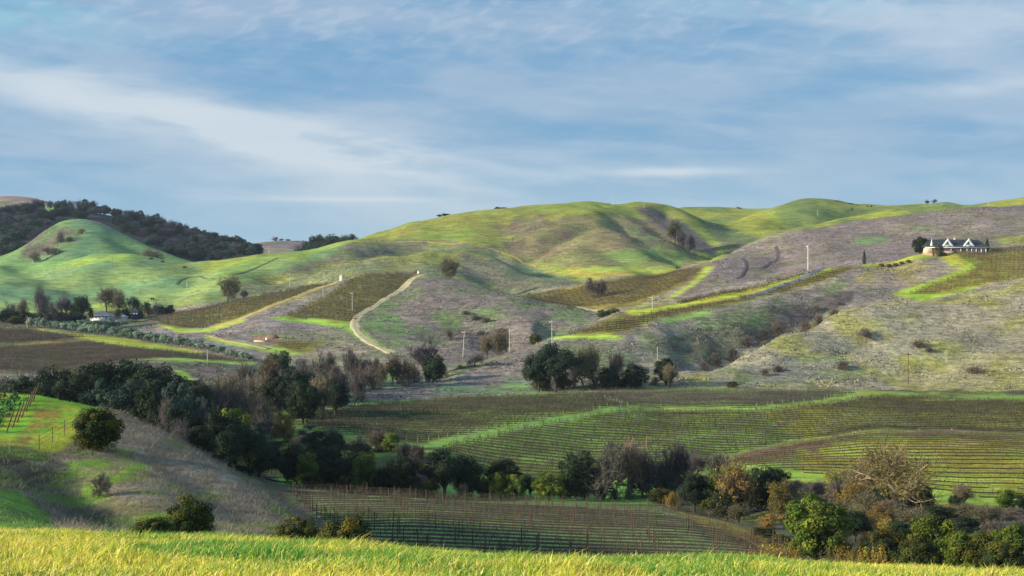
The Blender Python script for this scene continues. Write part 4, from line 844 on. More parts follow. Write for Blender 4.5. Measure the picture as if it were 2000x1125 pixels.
#@@TREES
for a in [  # kind, column, top row, distance, width px, where
 # creek wood on the left, behind the knoll
 *[(k, x, y, d, w, 'in the creek wood behind the grassy knoll') for k, x, y, d, w in [
  ('evergreen',47,740,262,46),('evergreen',112,724,270,62),('evergreen',152,735,262,48),('evergreen',187,713,285,58),('evergreen',227,710,290,62),('evergreen',262,716,292,58),('evergreen',292,727,285,52),('evergreen',326,720,300,64),
  ('blue_evergreen',205,745,258,60),('blue_evergreen',250,748,252,64),('evergreen',300,766,245,58),('blue_evergreen',352,752,260,50),('evergreen',80,752,255,50),('evergreen',372,748,285,36),
  ('bare',18,728,270,54),('bare',70,722,285,44),('bare',318,782,232,56),('evergreen',352,792,228,58),('bare',395,740,285,56),('grey_olive',418,738,300,58),('bare',455,733,310,60),('bare',345,815,205,40),('evergreen',385,780,262,50),('bare',410,790,250,50),
  ('evergreen',425,806,225,66),('evergreen',392,835,208,40),('evergreen',462,822,232,62),('evergreen',488,842,232,40),('lit_green',450,803,236,34),('blue_evergreen',506,857,242,58),('evergreen',440,845,222,70)]],
 # thicket in the middle distance
 *[(k, x, y, d, w, 'in the thicket below the curving dirt road') for k, x, y, d, w in [
  ('bare',493,712,380,52),('grey_olive',530,697,400,58),('bare',570,710,395,56),('bare',610,704,410,60),('bare',640,682,450,52),('bare',678,684,460,58),('bare',660,712,420,50),('evergreen',545,738,360,50),('grey_olive',500,745,340,56),('bare',470,755,320,46),('bare',520,770,330,46),
  ('bare',712,700,450,44),('evergreen',600,732,380,50),('evergreen',540,690,430,30),('evergreen',578,724,355,56),('grey_olive',630,735,345,62),('evergreen',592,752,338,54),('evergreen',655,748,352,44),('bare',690,735,390,40),
  ('evergreen',712,706,452,36),('grey_olive',742,712,448,40),('grey_olive',768,697,452,44),('grey_olive',796,704,452,44),('bare',735,700,465,40)]],
 *[(k, x, y, d, w, 'in the creek hollow left of the middle vineyard') for k, x, y, d, w in [
  ('autumn_bare',482,765,300,56),('autumn',555,803,290,54),('bare',520,812,285,44),('evergreen',616,843,270,54),('evergreen',650,846,272,36),('bare',585,850,280,44),('evergreen',575,868,262,40),
  ('autumn_bare',730,836,282,56),('lit_green',764,846,280,34),('bare',700,850,276,46),('bare',783,864,270,56),('bare',822,868,268,50),('bare',680,858,275,40)]],
 # the line of trees beyond the lowest vineyard
 *[(k, x, y, d, w, 'in the tree line beyond the lowest vineyard') for k, x, y, d, w in [
  ('evergreen',580,868,246,72),('evergreen',645,873,243,104),('lit_green',598,886,238,28),('lit_green',712,886,242,58),('evergreen',786,895,240,66),('evergreen',868,880,242,94),('evergreen',912,894,246,40),('orange_bush',802,930,240,32),
  ('evergreen',750,915,240,46),('evergreen',988,900,248,76),('lit_green',976,924,242,42),('lit_green',1006,928,242,46),('evergreen',1036,930,246,44),('lit_green',1072,924,238,64),('evergreen',1125,886,242,82),('bare',1176,866,240,60),
  ('evergreen',1172,918,246,32),('autumn_bare',1232,862,244,92),('bare',1265,880,246,76),('bare',1312,866,246,92),('evergreen',1255,905,250,60),('bare',1384,886,262,84),('bare',1350,880,262,60),('evergreen',1356,926,222,66),('evergreen',1300,905,252,60),
  ('lit_green',1412,914,225,46),('autumn',1446,904,212,92),('evergreen',1486,915,232,60),('evergreen',1518,918,236,48),('autumn',1523,940,222,56),('bare',1570,938,235,66),('orange_bush',1312,962,225,28),('bare_thicket',1400,975,222,60)]],
 # the scrub on the right
 *[(k, x, y, d, w, 'in the overgrown hollow at the right') for k, x, y, d, w in [
  ('autumn_bare',1688,898,238,90),('orange_bush',1660,945,215,70),('bare',1640,935,222,60),('grey_olive',1700,965,205,80),('grey_olive',1665,985,190,64),('autumn',1735,980,200,84),('autumn',1680,1000,182,70),('orange_bush',1500,1004,190,52),('orange_bush',1478,1046,168,44),('dark_bush',1522,1045,160,50),
  ('evergreen',1720,955,210,54),('evergreen',1800,950,215,44),('grey_olive',1900,985,200,80),('bare_thicket',1968,990,205,84),('autumn',1850,985,205,70),('bare_thicket',1935,1015,185,70),('lit_green',1968,958,228,46),('evergreen',1997,966,232,30),('evergreen',1865,968,232,18),
  ('bright_bush',1828,1010,128,112),('dark_bush',1735,1036,126,86),('bright_bush',1884,1042,124,64),('dark_bush',1935,1038,122,60),('bright_bush',1990,1028,118,74),('dark_bush',1958,1062,112,56),('dark_bush',1790,1048,118,70),('orange_bush',1690,1045,140,44),('bare_thicket',1650,1050,140,40)]],
 # trees at the foot of the house spur
 *[(k, x, y, d, w, 'at the foot of the dry spur') for k, x, y, d, w in [
  ('evergreen',1052,693,436,50),('grey_olive',1163,676,440,86),('bare',1140,690,446,50),('evergreen',1190,717,436,34),('evergreen',1240,711,438,54),('grey_olive',1308,712,440,46),('evergreen',1300,702,446,46),('bare',1195,690,450,40)]],
 *[(k, x, y, d, w, 'in the gully behind the dry spur') for k, x, y, d, w in [('grey_olive',972,643,560,54),('dark_bush',1046,652,585,22),('grey_olive',950,655,552,30),('bright_bush',1178,606,650,26),('bright_bush',1198,602,652,26)]],
 # center hill
 ('grey_olive',446,540,800,60,'on the grey green spur above the narrow vineyard'),('bare',475,562,790,16,'on the grey green spur above the narrow vineyard'),('bare',1160,543,735,24,'at the head of the foot vineyard'),('bare',1175,545,738,20,'at the head of the foot vineyard'),
 # around the ranch
 *[(k, x, y, d, w, 'among the ranch trees') for k, x, y, d, w in [
  ('bare',75,562,690,56),('bare',45,585,695,40),('bare',132,572,730,40),('bare',110,592,715,34),('evergreen',160,580,742,22),('evergreen',20,606,690,46),('evergreen',48,608,688,38),('evergreen',5,612,690,30),('grey_olive',208,562,775,58),('grey_olive',236,568,776,50),
  ('bare',100,612,690,44),('bare',125,612,695,34),('bare',70,610,690,40),('bare',302,592,772,32),('evergreen',318,598,770,18),('evergreen',331,596,772,16),('cypress',271,600,768,7),('cypress',277,592,768,9),('lit_green',145,596,730,16)]],
 ('bare_thicket',290,484,1080,54,'on the flank of the round green knoll'),('bare_thicket',308,490,1075,50,'on the flank of the round green knoll'),('bare_thicket',118,450,1150,44,'on the purple flank of the green knoll'),('bare_thicket',160,446,1165,24,'on the purple flank of the green knoll'),('bare_thicket',135,462,1140,40,'on the purple flank of the green knoll'),('bare_thicket',95,482,1120,36,'on the purple flank of the green knoll'),('bare_thicket',108,482,1110,44,'on the purple flank of the green knoll'),('bare_thicket',70,490,1105,28,'on the purple flank of the green knoll'),
 # skyline trees
 *[(k, x, y, d, w, 'on the skyline of the big green hill') for k, x, y, d, w in [('evergreen',972,404,1262,14),('evergreen',984,405,1262,16),('evergreen',858,419,1228,12),('evergreen',870,417,1232,18),('evergreen',820,431,1215,9)]],
 *[(k, x, y, d, w, 'on the skyline of the far grassy ridge') for k, x, y, d, w in [('bare',1445,404,1660,14),('bare',1632,391,1420,18),('bare',1645,393,1425,12),('evergreen',1660,398,1420,16),('bare',1676,400,1420,12),('bare',1812,390,1240,13),('bare',1824,389,1240,14),('dark_bush',1694,402,1400,4),('dark_bush',1702,401,1400,4)]],
 *[(k, x, y, d, w, 'on the ridge left of the green hill') for k, x, y, d, w in [('bare',539,462,1880,16),('bare',552,466,1880,14),('bare',566,467,1880,18),('bare',580,470,1880,16),('evergreen',615,465,1400,14),('evergreen',626,462,1400,16),('evergreen',640,463,1380,18),('evergreen',655,464,1360,18),('evergreen',668,464,1340,16),('evergreen',683,461,1300,14),('evergreen',600,474,1420,16),('bare',585,480,1430,20),('evergreen',648,470,1330,18),('evergreen',630,472,1350,18)]],
 ('grey_olive',1318,432,1085,28,'in the dark gully of the big green hill'),('bare',1332,448,1075,20,'in the dark gully of the big green hill'),('bare',1345,458,1060,18,'in the dark gully of the big green hill'),
# ------- understorey and scattered shrubs
 *[(k, x, y, d, w, 'under the tree line beyond the lowest vineyard') for k, x, y, d, w in [
  ('dark_bush',612,925,236,40),('dark_bush',680,930,238,44),('dark_bush',728,925,246,50),('bare_thicket',820,925,240,44),('dark_bush',838,938,238,40),('bare_thicket',900,945,240,36),('dark_bush',950,935,246,44),('bare_thicket',1200,950,245,44),('dark_bush',1290,955,238,50),('bare_thicket',1330,955,232,50),('bare_thicket',1230,945,246,50),('dark_bush',1385,960,230,46),('dark_bush',1105,955,246,30),('bare_thicket',1145,960,244,30)]],
 *[(k, x, y, d, w, 'behind the small green corner') for k, x, y, d, w in [
  ('evergreen',556,862,285,60),('bare_thicket',590,852,300,60),('evergreen',618,858,300,60),('bare_thicket',660,868,296,60),('evergreen',700,868,280,60),('dark_bush',536,888,262,50),('dark_bush',640,880,285,46),('dark_bush',560,892,262,46),('bare_thicket',745,880,280,60),('bare_thicket',540,850,300,60),('evergreen',530,870,255,44),('evergreen',598,880,266,44),('bare',570,835,300,56),('bare',605,830,310,50),('bare',640,838,305,50),('evergreen',690,885,262,44),('bare_thicket',800,895,268,60),('bare_thicket',850,900,262,50),('dark_bush',830,905,262,40)]],
 *[(k, x, y, d, w, 'filling the hollow round the big bare oak') for k, x, y, d, w in [
  ('grey_olive',1590,965,215,84),('grey_olive',1620,990,195,80),('grey_olive',1640,975,210,80),('grey_olive',1735,975,200,80),('grey_olive',1780,990,190,90),('evergreen',1830,990,195,80),('orange_bush',1700,1000,185,70),('orange_bush',1730,1015,165,60),('evergreen',1885,1010,180,70),('bare_thicket',1990,1010,180,70),('evergreen',1765,1020,160,64),('grey_olive',1810,975,215,80),('grey_olive',1555,950,232,70),('evergreen',1560,1000,190,70),('orange_bush',1545,1000,200,60),('dark_bush',1490,1030,178,50),('evergreen',1420,960,212,70),('grey_olive',1440,985,200,60),('grey_olive',1915,985,190,80),('evergreen',1670,1000,170,70),('autumn',1640,915,245,80),('autumn_bare',1600,940,240,70),('grey_olive',1880,945,235,60)]],
 *[(k, x, y, d, w, 'in the scrubby gully below the asphalt drive') for k, x, y, d, w in [
  ('bare_thicket',1460,655,556,44),('bare_thicket',1490,640,566,44),('bare_thicket',1520,628,576,40),('bare_thicket',1545,640,552,40),('bare_thicket',1575,625,566,40),('bare_thicket',1600,612,580,40),('bare_thicket',1625,600,590,40),('bare_thicket',1430,675,540,44),('bare_thicket',1400,690,528,44),('bare_thicket',1375,705,515,40),('bare_thicket',1500,665,545,40),('bare_thicket',1470,682,535,36),('bare_thicket',1590,595,605,36),('bare_thicket',1640,590,608,30)]],
 *[(k, x, y, d, w, 'scattered on the dry hill') for k, x, y, d, w in [
  ('bare_thicket',1790,678,495,54),('bare_thicket',1815,684,490,40),('bare_thicket',1640,705,474,60),('bare_thicket',1520,712,472,50),('bare_thicket',1490,720,466,44),('bare_thicket',1690,640,520,60),('bare_thicket',1900,725,460,60)]],
 *[(k, x, y, d, w, 'on the scrubby hill beside the dirt road') for k, x, y, d, w in [
  ('bare_thicket',930,632,655,44),('bare_thicket',952,638,650,40),('bare_thicket',910,622,662,36),('bare_thicket',975,652,630,36),('bare_thicket',940,652,632,40),('bare_thicket',880,640,620,30)]],
 *[(k, x, y, d, w, 'at the lower end of the dirt road') for k, x, y, d, w in [
  ('bare_thicket',700,712,430,50),('bare_thicket',730,715,440,50),('bare_thicket',670,720,415,50),('bare_thicket',640,725,405,50),('bare_thicket',560,730,385,60),('bare_thicket',520,735,370,60),('bare_thicket',600,720,400,60),('bare_thicket',480,740,350,60),('bare_thicket',440,760,330,60),('bare_thicket',780,715,462,44),('bare_thicket',810,712,466,44),('bare_thicket',865,712,478,40),('bare_thicket',900,712,488,30)]],
 *[(k, x, y, d, w, 'along the fence of the dry spur') for k, x, y, d, w in [('bare_thicket',1120,735,446,50),('bare_thicket',1165,732,446,50),('dark_bush',1215,738,442,26),('bare_thicket',1280,735,446,30),('dark_bush',1098,730,440,40),('dark_bush',1060,730,438,40)]],
 *[(k, x, y, d, w, 'round the ranch buildings') for k, x, y, d, w in [('dark_bush',30,618,676,34),('dark_bush',60,620,676,30),('evergreen',85,606,690,24),('bare',20,590,715,36),('bare',255,580,780,40),('evergreen',246,603,752,10),('dark_bush',160,614,715,20),('bare',290,596,775,26),('evergreen',120,610,700,20)]],
]: T(*a)
T('evergreen',1085,674,432,92,'', 'massive dark evergreen oak at the foot of the dry spur')
T('bare',836,662,486,74,'', 'broad bare oak with arching limbs below the curving dirt road')
T('evergreen',847,696,468,46,'', 'lone dark rounded evergreen before the broad bare oak')
T('bare',926,690,492,42,'', 'low bare thorn tree beside the pale leaning pole')
T('grey_olive',880,504,806,50,'', 'rounded olive brown oak alone on the hill saddle')
T('big_oak',1770,876,214,235,'', 'big spreading oak with pale bare limbs before the vineyard')
T('bright_bush',1594,972,140,132,'', 'large yellow green bush standing tall behind the meadow')
T('dark_bush',190,799,106,98,'', 'big dark rounded bush on the grassy knoll')
T('dark_bush',368,971,56,104,'', 'dark green bush half way along the knoll foot')
T('dark_bush',300,1010,50,90,'', 'low flat dark bush at the meadow edge', hmax=1.5)
T('dark_bush',586,1012,46,106,'', 'yellow olive rounded bush behind the meadow, beside its darker twin')
T('dark_bush',674,1013,44,108,'', 'darker rounded bush behind the meadow at the end of the knoll')
T('bare',196,922,90,58,'', 'tiny bare tree on the grassy flank of the knoll')
T('weed',146,868,108,36,'', 'straw yellow shrub at the left of the dark knoll bush', hmax=1.4)
T('dark_bush',1431,745,440,24,'', 'small grey green bush alone at the vineyard top edge')
T('evergreen',147,611,705,42,'', 'dark rounded oak at the left of the white ranch house')
T('cypress',1688,489,682,8,'', 'narrow dark cypress by the top of the drive')
T('cypress',1928,466,698,10,'', 'narrow dark cypress at the right end of the gabled house')
T('evergreen',1797,464,696,26,'', 'dark evergreen tree beside the gabled house')
T('palm',286,584,762,15,'', 'tall palm with pale trunk right of the dark roofed house')
T('palm',231,600,745,12,'', 'short bushy palm between the ranch buildings')
T('palm',178,597,732,11,'', 'thin palm behind the white ranch house left end')
for i, (px, top, w, k) in enumerate([(1488,1052,26,0),(1505,1056,22,1),(1545,1044,40,0),(1532,1054,26,0),(1620,1058,26,1),(1650,1060,22,1),(1668,1062,26,1),(1690,1056,20,1),(1560,1056,24,0),(1716,1066,20,0)]):
    T('weed', px, top, 24.5, w, 'at the far edge of the meadow', hmax=.5)
# olive orchard: one row along the vineyard track and one below the ranch
for i in range(34):
    t = i / 33; px = 58 + t * 430; base = np.interp(px, [58, 170, 280, 400, 490], [634, 645, 658, 682, 704]); D = float(np.interp(px, [58, 170, 280, 400, 490], [655, 628, 596, 566, 545]))
    T('olive_tree', px + random.uniform(-5, 5), base - random.uniform(8, 16), D, random.uniform(16, 28), '', 'small grey green olive tree in the row along the vineyard track', group='olive row along the vineyard track')
for i in range(22):
    px = 68 + (i % 11) * 11 + random.uniform(-4, 4) if i >= 11 else 168 + i * 11
    T('olive_tree', px, random.uniform(624, 629), random.uniform(655, 690) if i >= 11 else 712 + i, random.uniform(15, 20), '', 'small teal green olive tree in the grove below the ranch', hmax=4.5, group='olive grove below the ranch')
# wood on the far left slope
rw = np.random.default_rng(12); k = 0; poly_w = [(-30,408),(60,398),(150,396),(235,412),(300,430),(400,455),(485,478),(515,492),(490,498),(380,515),(330,495),(262,462),(205,432),(160,424),(118,430),(60,478),(20,512),(-30,520)]
while k < 235:
    px, D = rw.uniform(-20, 505), math.exp(rw.uniform(math.log(1245), math.log(1560))); p = at(px, D); py = CY - p[2] / D * F
    if not inpoly(np.array([px]), np.array([py - 3]), poly_w)[0] or (72 < px < 155 and py < 418 and D > 1500): continue
    hgt = rw.uniform(6.5, 11); b = rw.random() < .33
    T('far_bare' if b else ('blue_evergreen' if rw.random() < .5 else 'evergreen'), px, py - hgt / D * F, D, rw.uniform(22, 38), '', 'bare grey tree among evergreens of the far wooded slope' if b else 'dark evergreen tree in the wood covering the far slope', group='bare trees of the far wood' if b else 'evergreens of the far wood'); k += 1
for px, top, w, b in [(70,389,16,1),(84,392,16,1),(98,392,14,1),(112,393,16,0),(124,391,18,0),(140,392,18,1),(155,391,20,1),(168,390,20,0),(180,392,16,1),(205,401,20,0),(222,408,12,1),(234,409,14,1),(246,410,16,1),(258,411,14,1),(272,412,24,0),(290,419,16,1),(304,418,22,0),(320,424,18,1),(336,430,16,1),(350,436,20,0),(366,438,18,1),(382,444,16,0),(400,450,18,0),(420,456,16,1),(440,460,18,0),(455,463,14,0),(465,461,10,0),(478,468,16,0)]:
    T('far_bare' if b else 'blue_evergreen', px, top, 1520, w, 'along the skyline of the far wooded slope')
# label the rest: kind, where, and order along its line
def nth(i): return ['', 'second', 'third', 'fourth', 'fifth', 'sixth', 'seventh', 'eighth', 'ninth', 'tenth', 'eleventh', 'twelfth', 'thirteenth', 'fourteenth', 'fifteenth', 'sixteenth', 'seventeenth', 'eighteenth', 'nineteenth', 'twentieth'][i]
by = {}
for o, px, ph, pl in PLACED: by.setdefault((ph, pl), []).append((px, o))
for (ph, pl), L in by.items():
    L.sort(key=lambda q: q[0]); n = len(L)
    for i, (px, o) in enumerate(L):
        if n == 1: o['label'] = f'{ph} {pl}'
        else:
            o['group'] = f'{ph}s {pl}'
            j = n - 1 - i
            pos = 'leftmost' if i == 0 else 'rightmost' if j == 0 else f'{nth(i)} from left' if i <= j else f'{nth(j)} from right'
            o['label'] = f'{ph} {pl}, {pos}'

# ------------------------------------------------------------------ utility poles
def pole(px, top, base, col, label, arm=True, d0=300, d1=1700, lean=0, lamp=False, D=None, w=.15):
    p = hit(px, base, d0, d1) if D is None else at(px, D)
    D = p[1]; h = (base - top) / F * D; w = max(w * .8, .00011 * D)
    o = link('utility_pole', None, None, tuple(p)); tag(o, label, 'pole', 'utility poles across the valley'); o.rotation_euler = (0, lean, 0)
    g = Geo(); c = s2l(col); g.tube([(0, 0, -.5), (0, 0, h * .5), (0, 0, h)], [w, w * .9, w * .7], 8, c); link('pole_shaft', g.mesh('pole_shaft', M_wood), o)
    if arm:
        g = Geo(); g.box(-1.1, 1.1, -.08 - w, -.0 - w, h - .75, h - .58, c * .9); a = link('crossarm', g.mesh('crossarm', M_wood), o)
        for x in (-1.0, 0.45, 1.0):
            g = Geo(); g.tube([(x, -.04 - w, h - .58), (x, -.04 - w, h - .5), (x, -.04 - w, h - .36)], [.04, .08, .05], 6, s2l((200, 205, 205))); link('insulator', g.mesh('insulator', M_build), a)
    if lamp:
        g = Geo(); g.tube([(-.1, 0, h * .52 - .0), (-.55, 0, h * .52), (-.6, 0, h * .48)], [.05, .2, .34], 8, s2l((226, 230, 232))); link('floodlight', g.mesh('floodlight', M_build), o)
        g = Geo(); g.box(-.75, .75, -.25 - w, -w, h - .3, h + .15, s2l((226, 230, 232))); link('lamp_head', g.mesh('lamp_head', M_build), o)
    return o
PALE, BRN = (206, 202, 190), (104, 72, 58)
pole(190,472,495,(92,88,84),'dark pole on the crest of the front green ridge',False,900,1100)
pole(219,500,519,(112,112,92),'faint grey pole just below the green ridge crest',False,850,1030)
pole(242,524,545,(112,120,92),'faint pole half way down the green hill face',False,840,960)
pole(269,550,571,PALE,'white pole low on the green hill above the palms',False,780,930)
pole(365,547,569,PALE,'white pole beside the curved track on the green hill',False,800,960)
pole(525,480,496,PALE,'white pole on the green ridge below the low hill',False,950,1200)
pole(566,534,560,PALE,'white pole on the grey spur above the narrow vineyard',True,780,900)
pole(631,548,583,PALE,'pale pole between the two sloping vineyards',True,640,780)
pole(688,570,606,PALE,'pale pole standing inside the hilltop vineyard',True,640,780)
pole(53,617,641,PALE,'white pole at the edge of the valley vineyard',False,560,660)
pole(405,683,706,PALE,'white pole on the grass strip of the valley vineyard',False,460,560)
pole(904,645,697,PALE,'pale leaning pole on the near end of the spur',True,490,560,lean=.06)
pole(995,632,677,PALE,'pale pole beside the olive bushes behind the spur',False,505,560)
pole(1078,625,672,PALE,'pale pole below the tip of the drive vineyard',True,505,560)
pole(1284,676,719,(190,186,170),'faint pale pole above the half bare oak',False,470,540)
pole(1274,578,602,PALE,'white crossarmed pole beside the drive vineyard',True,585,690)
pole(1578,480,526,(232,234,234),'tall white pole with floodlights beside the asphalt drive',False,630,700,lamp=True,w=.2)
pole(1774,688,752,BRN,'brown wooden pole at the foot of the dry hill',True,430,470)
pole(1258,393,406,PALE,'white pole on the skyline of the big green hill',False,1100,1300)
pole(1197,387,402,PALE,'faint pole in the dip of the skyline',True,1100,1300)
pole(1597,410,422,PALE,'white pole on the far right green hill',False,1040,1420)

# ------------------------------------------------------------------ fences
def fence(pts, d0, d1, label, group, h=1.25, col=(120, 108, 92), gap=4.0, rad=.06, rail=False, wire=.012):
    W = np.array([hit(x, y, d0, d1)[:2] for x, y in pts]); seg = np.r_[0, np.cumsum(np.linalg.norm(np.diff(W, axis=0), axis=1))]
    n = max(2, int(seg[-1] / gap)); s = np.linspace(0, seg[-1], n); x, y = np.interp(s, seg, W[:, 0]), np.interp(s, seg, W[:, 1]); P = np.c_[x, y, ground(x, y)]
    o = link('wire_fence', None, None, tuple(P[0])); tag(o, label, 'fence'); c = s2l(col)
    for p in P:
        g = Geo(); q = p - P[0]; hh = h * random.uniform(.9, 1.1); g.tube([q - [0, 0, .3], q + [random.uniform(-.04, .04), 0, hh]], [rad, rad * .9], 6, c * random.uniform(.7, 1.2)); link('fence_post', g.mesh('fence_post', M_wood), o)
    for hh in (.4, .75, 1.1):
        g = Geo(); q = P - P[0] + [0, 0, hh * h / 1.25]; up = np.array([0, 0, wire]); b = np.array([0, wire, 0])
        g.quads(np.stack([q[:-1] - up, q[1:] - up, q[1:] + up, q[:-1] + up], 1), c * .8); link('wire', g.mesh('wire', M_wood), o)
    return o
fence([(-40,868),(20,872),(78,880),(112,858),(146,838),(165,822)], 70, 140, 'wire fence crossing the green flank of the knoll', '', h=1.2, gap=3.4, rad=.035)
fence([(940,747),(1000,744),(1030,746)], 440, 480, 'wire fence left of the massive dark oak', '', gap=4, rad=.07)
fence([(1230,756),(1300,757),(1440,760)], 425, 460, 'wire fence along the top of the middle vineyard', '', gap=4, rad=.07)
fence([(1500,744),(1600,740),(1700,744),(1760,742),(1850,748),(2010,762)], 425, 475, 'wire fence along the foot of the dry hill', '', gap=5, rad=.08)
fence([(760,730),(800,728),(850,724)], 440, 500, 'wire fence beside the lone dark evergreen', '', gap=3, rad=.08, col=(176, 166, 150))
fence([(1700,520),(1740,506),(1780,496)], 640, 720, 'wire fence on the rise left of the gabled house', '', gap=4, rad=.1)

# ------------------------------------------------------------------ buildings
def comp(parent, name, fn, mat=None):
    g = Geo(); fn(g); return link(name, g.mesh(name, mat or M_build), parent)
WHITE, ROOF, BRICK, GLASS = s2l((236, 236, 230)), s2l((62, 64, 70)), s2l((222, 194, 182)), s2l((120, 140, 158))
def wing_window(parent, x, z0, z1, w, y, n=1):
    f = comp(parent, 'window', lambda g: [g.box(x - w/2, x + w/2, y - .10, y - .02, z0, z0 + .14, WHITE), g.box(x - w/2, x + w/2, y - .10, y - .02, z1 - .14, z1, WHITE)] +
             [g.box(x - w/2 + w * k / (n + 1) - .06, x - w/2 + w * k / (n + 1) + .06, y - .09, y - .02, z0 + .14, z1 - .14, WHITE) for k in range(n + 2)])
    comp(f, 'pane', lambda g: g.box(x - w/2 + .06, x + w/2 - .06, y - .05, y - .015, z0 + .14, z1 - .14, GLASS), M_glass); return f
def gabled_house():
    D = 688.0; p = at(1871, D); sc = D / F            # metres per photo pixel
    o = link('gabled_house', None, None, (p[0], D, p[2])); tag(o, 'long white and brick house with two big white gables on the hill', 'house')
    X = lambda px: (px - 1871) * sc
    z0 = 0.0; zb = -(494.5 - CY) * sc - p[2]; ze = -(483.5 - CY) * sc - p[2]; zr = -(467 - CY) * sc - p[2]
    comp(o, 'foundation', lambda g: g.box(X(1809), X(1930), -.6, 11, -3, zb + .05, s2l((168, 138, 122))))
    comp(o, 'wall', lambda g: g.box(X(1811), X(1928), 1.2, 10.5, zb + .05, ze, BRICK))
    comp(o, 'roof', lambda g: [g.add([(X(1806),-.5,ze+.25),(X(1931),-.5,ze+.25),(X(1919),6.2,zr),(X(1820),6.2,zr),(X(1806),12.5,ze+.25),(X(1931),12.5,ze+.25)], [(0,1,2,3),(5,4,3,2)], ROOF), g.add([(X(1806),-.5,ze+.25),(X(1820),6.2,zr),(X(1806),12.5,ze+.25),(X(1931),-.5,ze+.25),(X(1931),12.5,ze+.25),(X(1919),6.2,zr)], [(0,1,2),(3,4,5)], ROOF)])
    comp(o, 'eave_board', lambda g: g.box(X(1806.5), X(1930.5), -.48, .0, ze - .12, ze + .24, WHITE))
    for px in (1812, 1858, 1877, 1889, 1898, 1907, 1917, 1926):
        comp(o, 'porch_post', lambda g: g.box(X(px) - .14, X(px) + .14, .05, .33, zb + .05, ze - .12, WHITE))
    for gx in (1852, 1893):
        a = zr + .1; b = ze + .7; hw = 11.5 * sc
        ga = comp(o, 'gable', lambda g: g.prism([(X(gx) - hw, b), (X(gx) + hw, b), (X(gx), a)], .6, 5.8, ROOF))
        comp(ga, 'gable_trim', lambda g: [g.add([(X(gx)-hw-.2,.5,b-.15),(X(gx)-hw+1.1,.5,b-.15),(X(gx),.5,a-1.0),(X(gx),.5,a+.25),(X(gx)-hw-.2,.3,b-.15),(X(gx)-hw+1.1,.3,b-.15),(X(gx),.3,a-1.0),(X(gx),.3,a+.25)], [(4,5,6,7),(0,3,2,1),(0,4,7,3),(1,2,6,5)], WHITE),
                                            g.add([(X(gx)+hw+.2,.5,b-.15),(X(gx)+hw-1.1,.5,b-.15),(X(gx),.5,a-1.0),(X(gx),.5,a+.25),(X(gx)+hw+.2,.3,b-.15),(X(gx)+hw-1.1,.3,b-.15),(X(gx),.3,a-1.0),(X(gx),.3,a+.25)], [(7,6,5,4),(1,2,3,0),(3,7,4,0),(5,6,2,1)], WHITE), g.box(X(gx)-hw+1.15, X(gx)+hw-1.15, .3, .5, b-.15, b+.3, WHITE)])
        w = comp(ga, 'window', lambda g: [g.box(X(gx)+q-.08, X(gx)+q+.08, .42, .55, b+.3, b+.3+(a-b-1.4)*(1-abs(q)/(hw-1.0)), WHITE) for q in (-.75,.75)] + [g.box(X(gx)-.75, X(gx)+.75, .42, .55, b+.25+(a-b)*.5, b+.4+(a-b)*.5, WHITE)])
        comp(ga, 'pane', lambda g: g.prism([(X(gx)-hw+1.4, b+.3), (X(gx)+hw-1.4, b+.3), (X(gx), a-1.2)], .55, .59, GLASS), M_glass)
    comp(o, 'turret', lambda g: [g.tube([(X(1821), 1.0, ze + .3), (X(1821), 1.0, ze + 1.2)], [.62, .62], 8, WHITE), g.tube([(X(1821), 1.0, ze + 1.0), (X(1821), 1.0, zr + .3)], [.75, .03], 8, s2l((226, 220, 206)))])
    comp(o, 'sun_room', lambda g: [g.box(X(1810), X(1819), -.4, 2.0, zb + .05, ze - .12, s2l((214, 200, 156)))] + [g.box(X(1810) + k * .55, X(1810) + k * .55 + .1, -.46, -.38, zb + .1, ze - .15, WHITE) for k in range(5)])
    ch = comp(o, 'chimney', lambda g: [g.box(X(1872), X(1875.5), 6.5, 7.6, zr - 1, zr + .7, s2l((206, 196, 170))), g.box(X(1871.6), X(1875.9), 6.4, 7.7, zr + .7, zr + .95, s2l((190, 180, 150)))])
    for px, w in ((1864, 2.1), (1884, 2.1), (1894, 1.9), (1912, 1.6)): wing_window(o, X(px), zb + .5, ze - .5, w, 1.2)
    comp(o, 'door', lambda g: g.box(X(1838), X(1842), 1.1, 1.22, zb + .05, zb + 2.2, s2l((92, 60, 52))))
    return o
gabled_house()
T('orange_bush',1824,481,683,9,'', 'reddish bush before the sun room of the gabled house', hmax=3.0)
T('lit_green',1833,487,682,10,'', 'small bright shrub in front of the gabled house', hmax=2.4)
T('dark_bush',1843,489,682,14,'', 'grey green garden bush in front of the gabled house', hmax=1.8)
T('bare',1830,472,684,28,'', 'reddish bare garden tree over the gabled house roof', hmax=6)
for i, px in enumerate((1722,1736,1750,1762,1774)):
    T('bright_bush', px, 504 - (px - 1722) * .22, 676, 11, '', None, 'round yellow green hedge bush', hmax=1.5) if False else T('lit_green', px, 504 - (px - 1722) * .2, 672, 12, '', f'round yellow hedge bush below the gabled house rise, {["leftmost","second from left","middle","second from right","rightmost"][i]}', hmax=1.5, group='hedge bushes left of the gabled house')
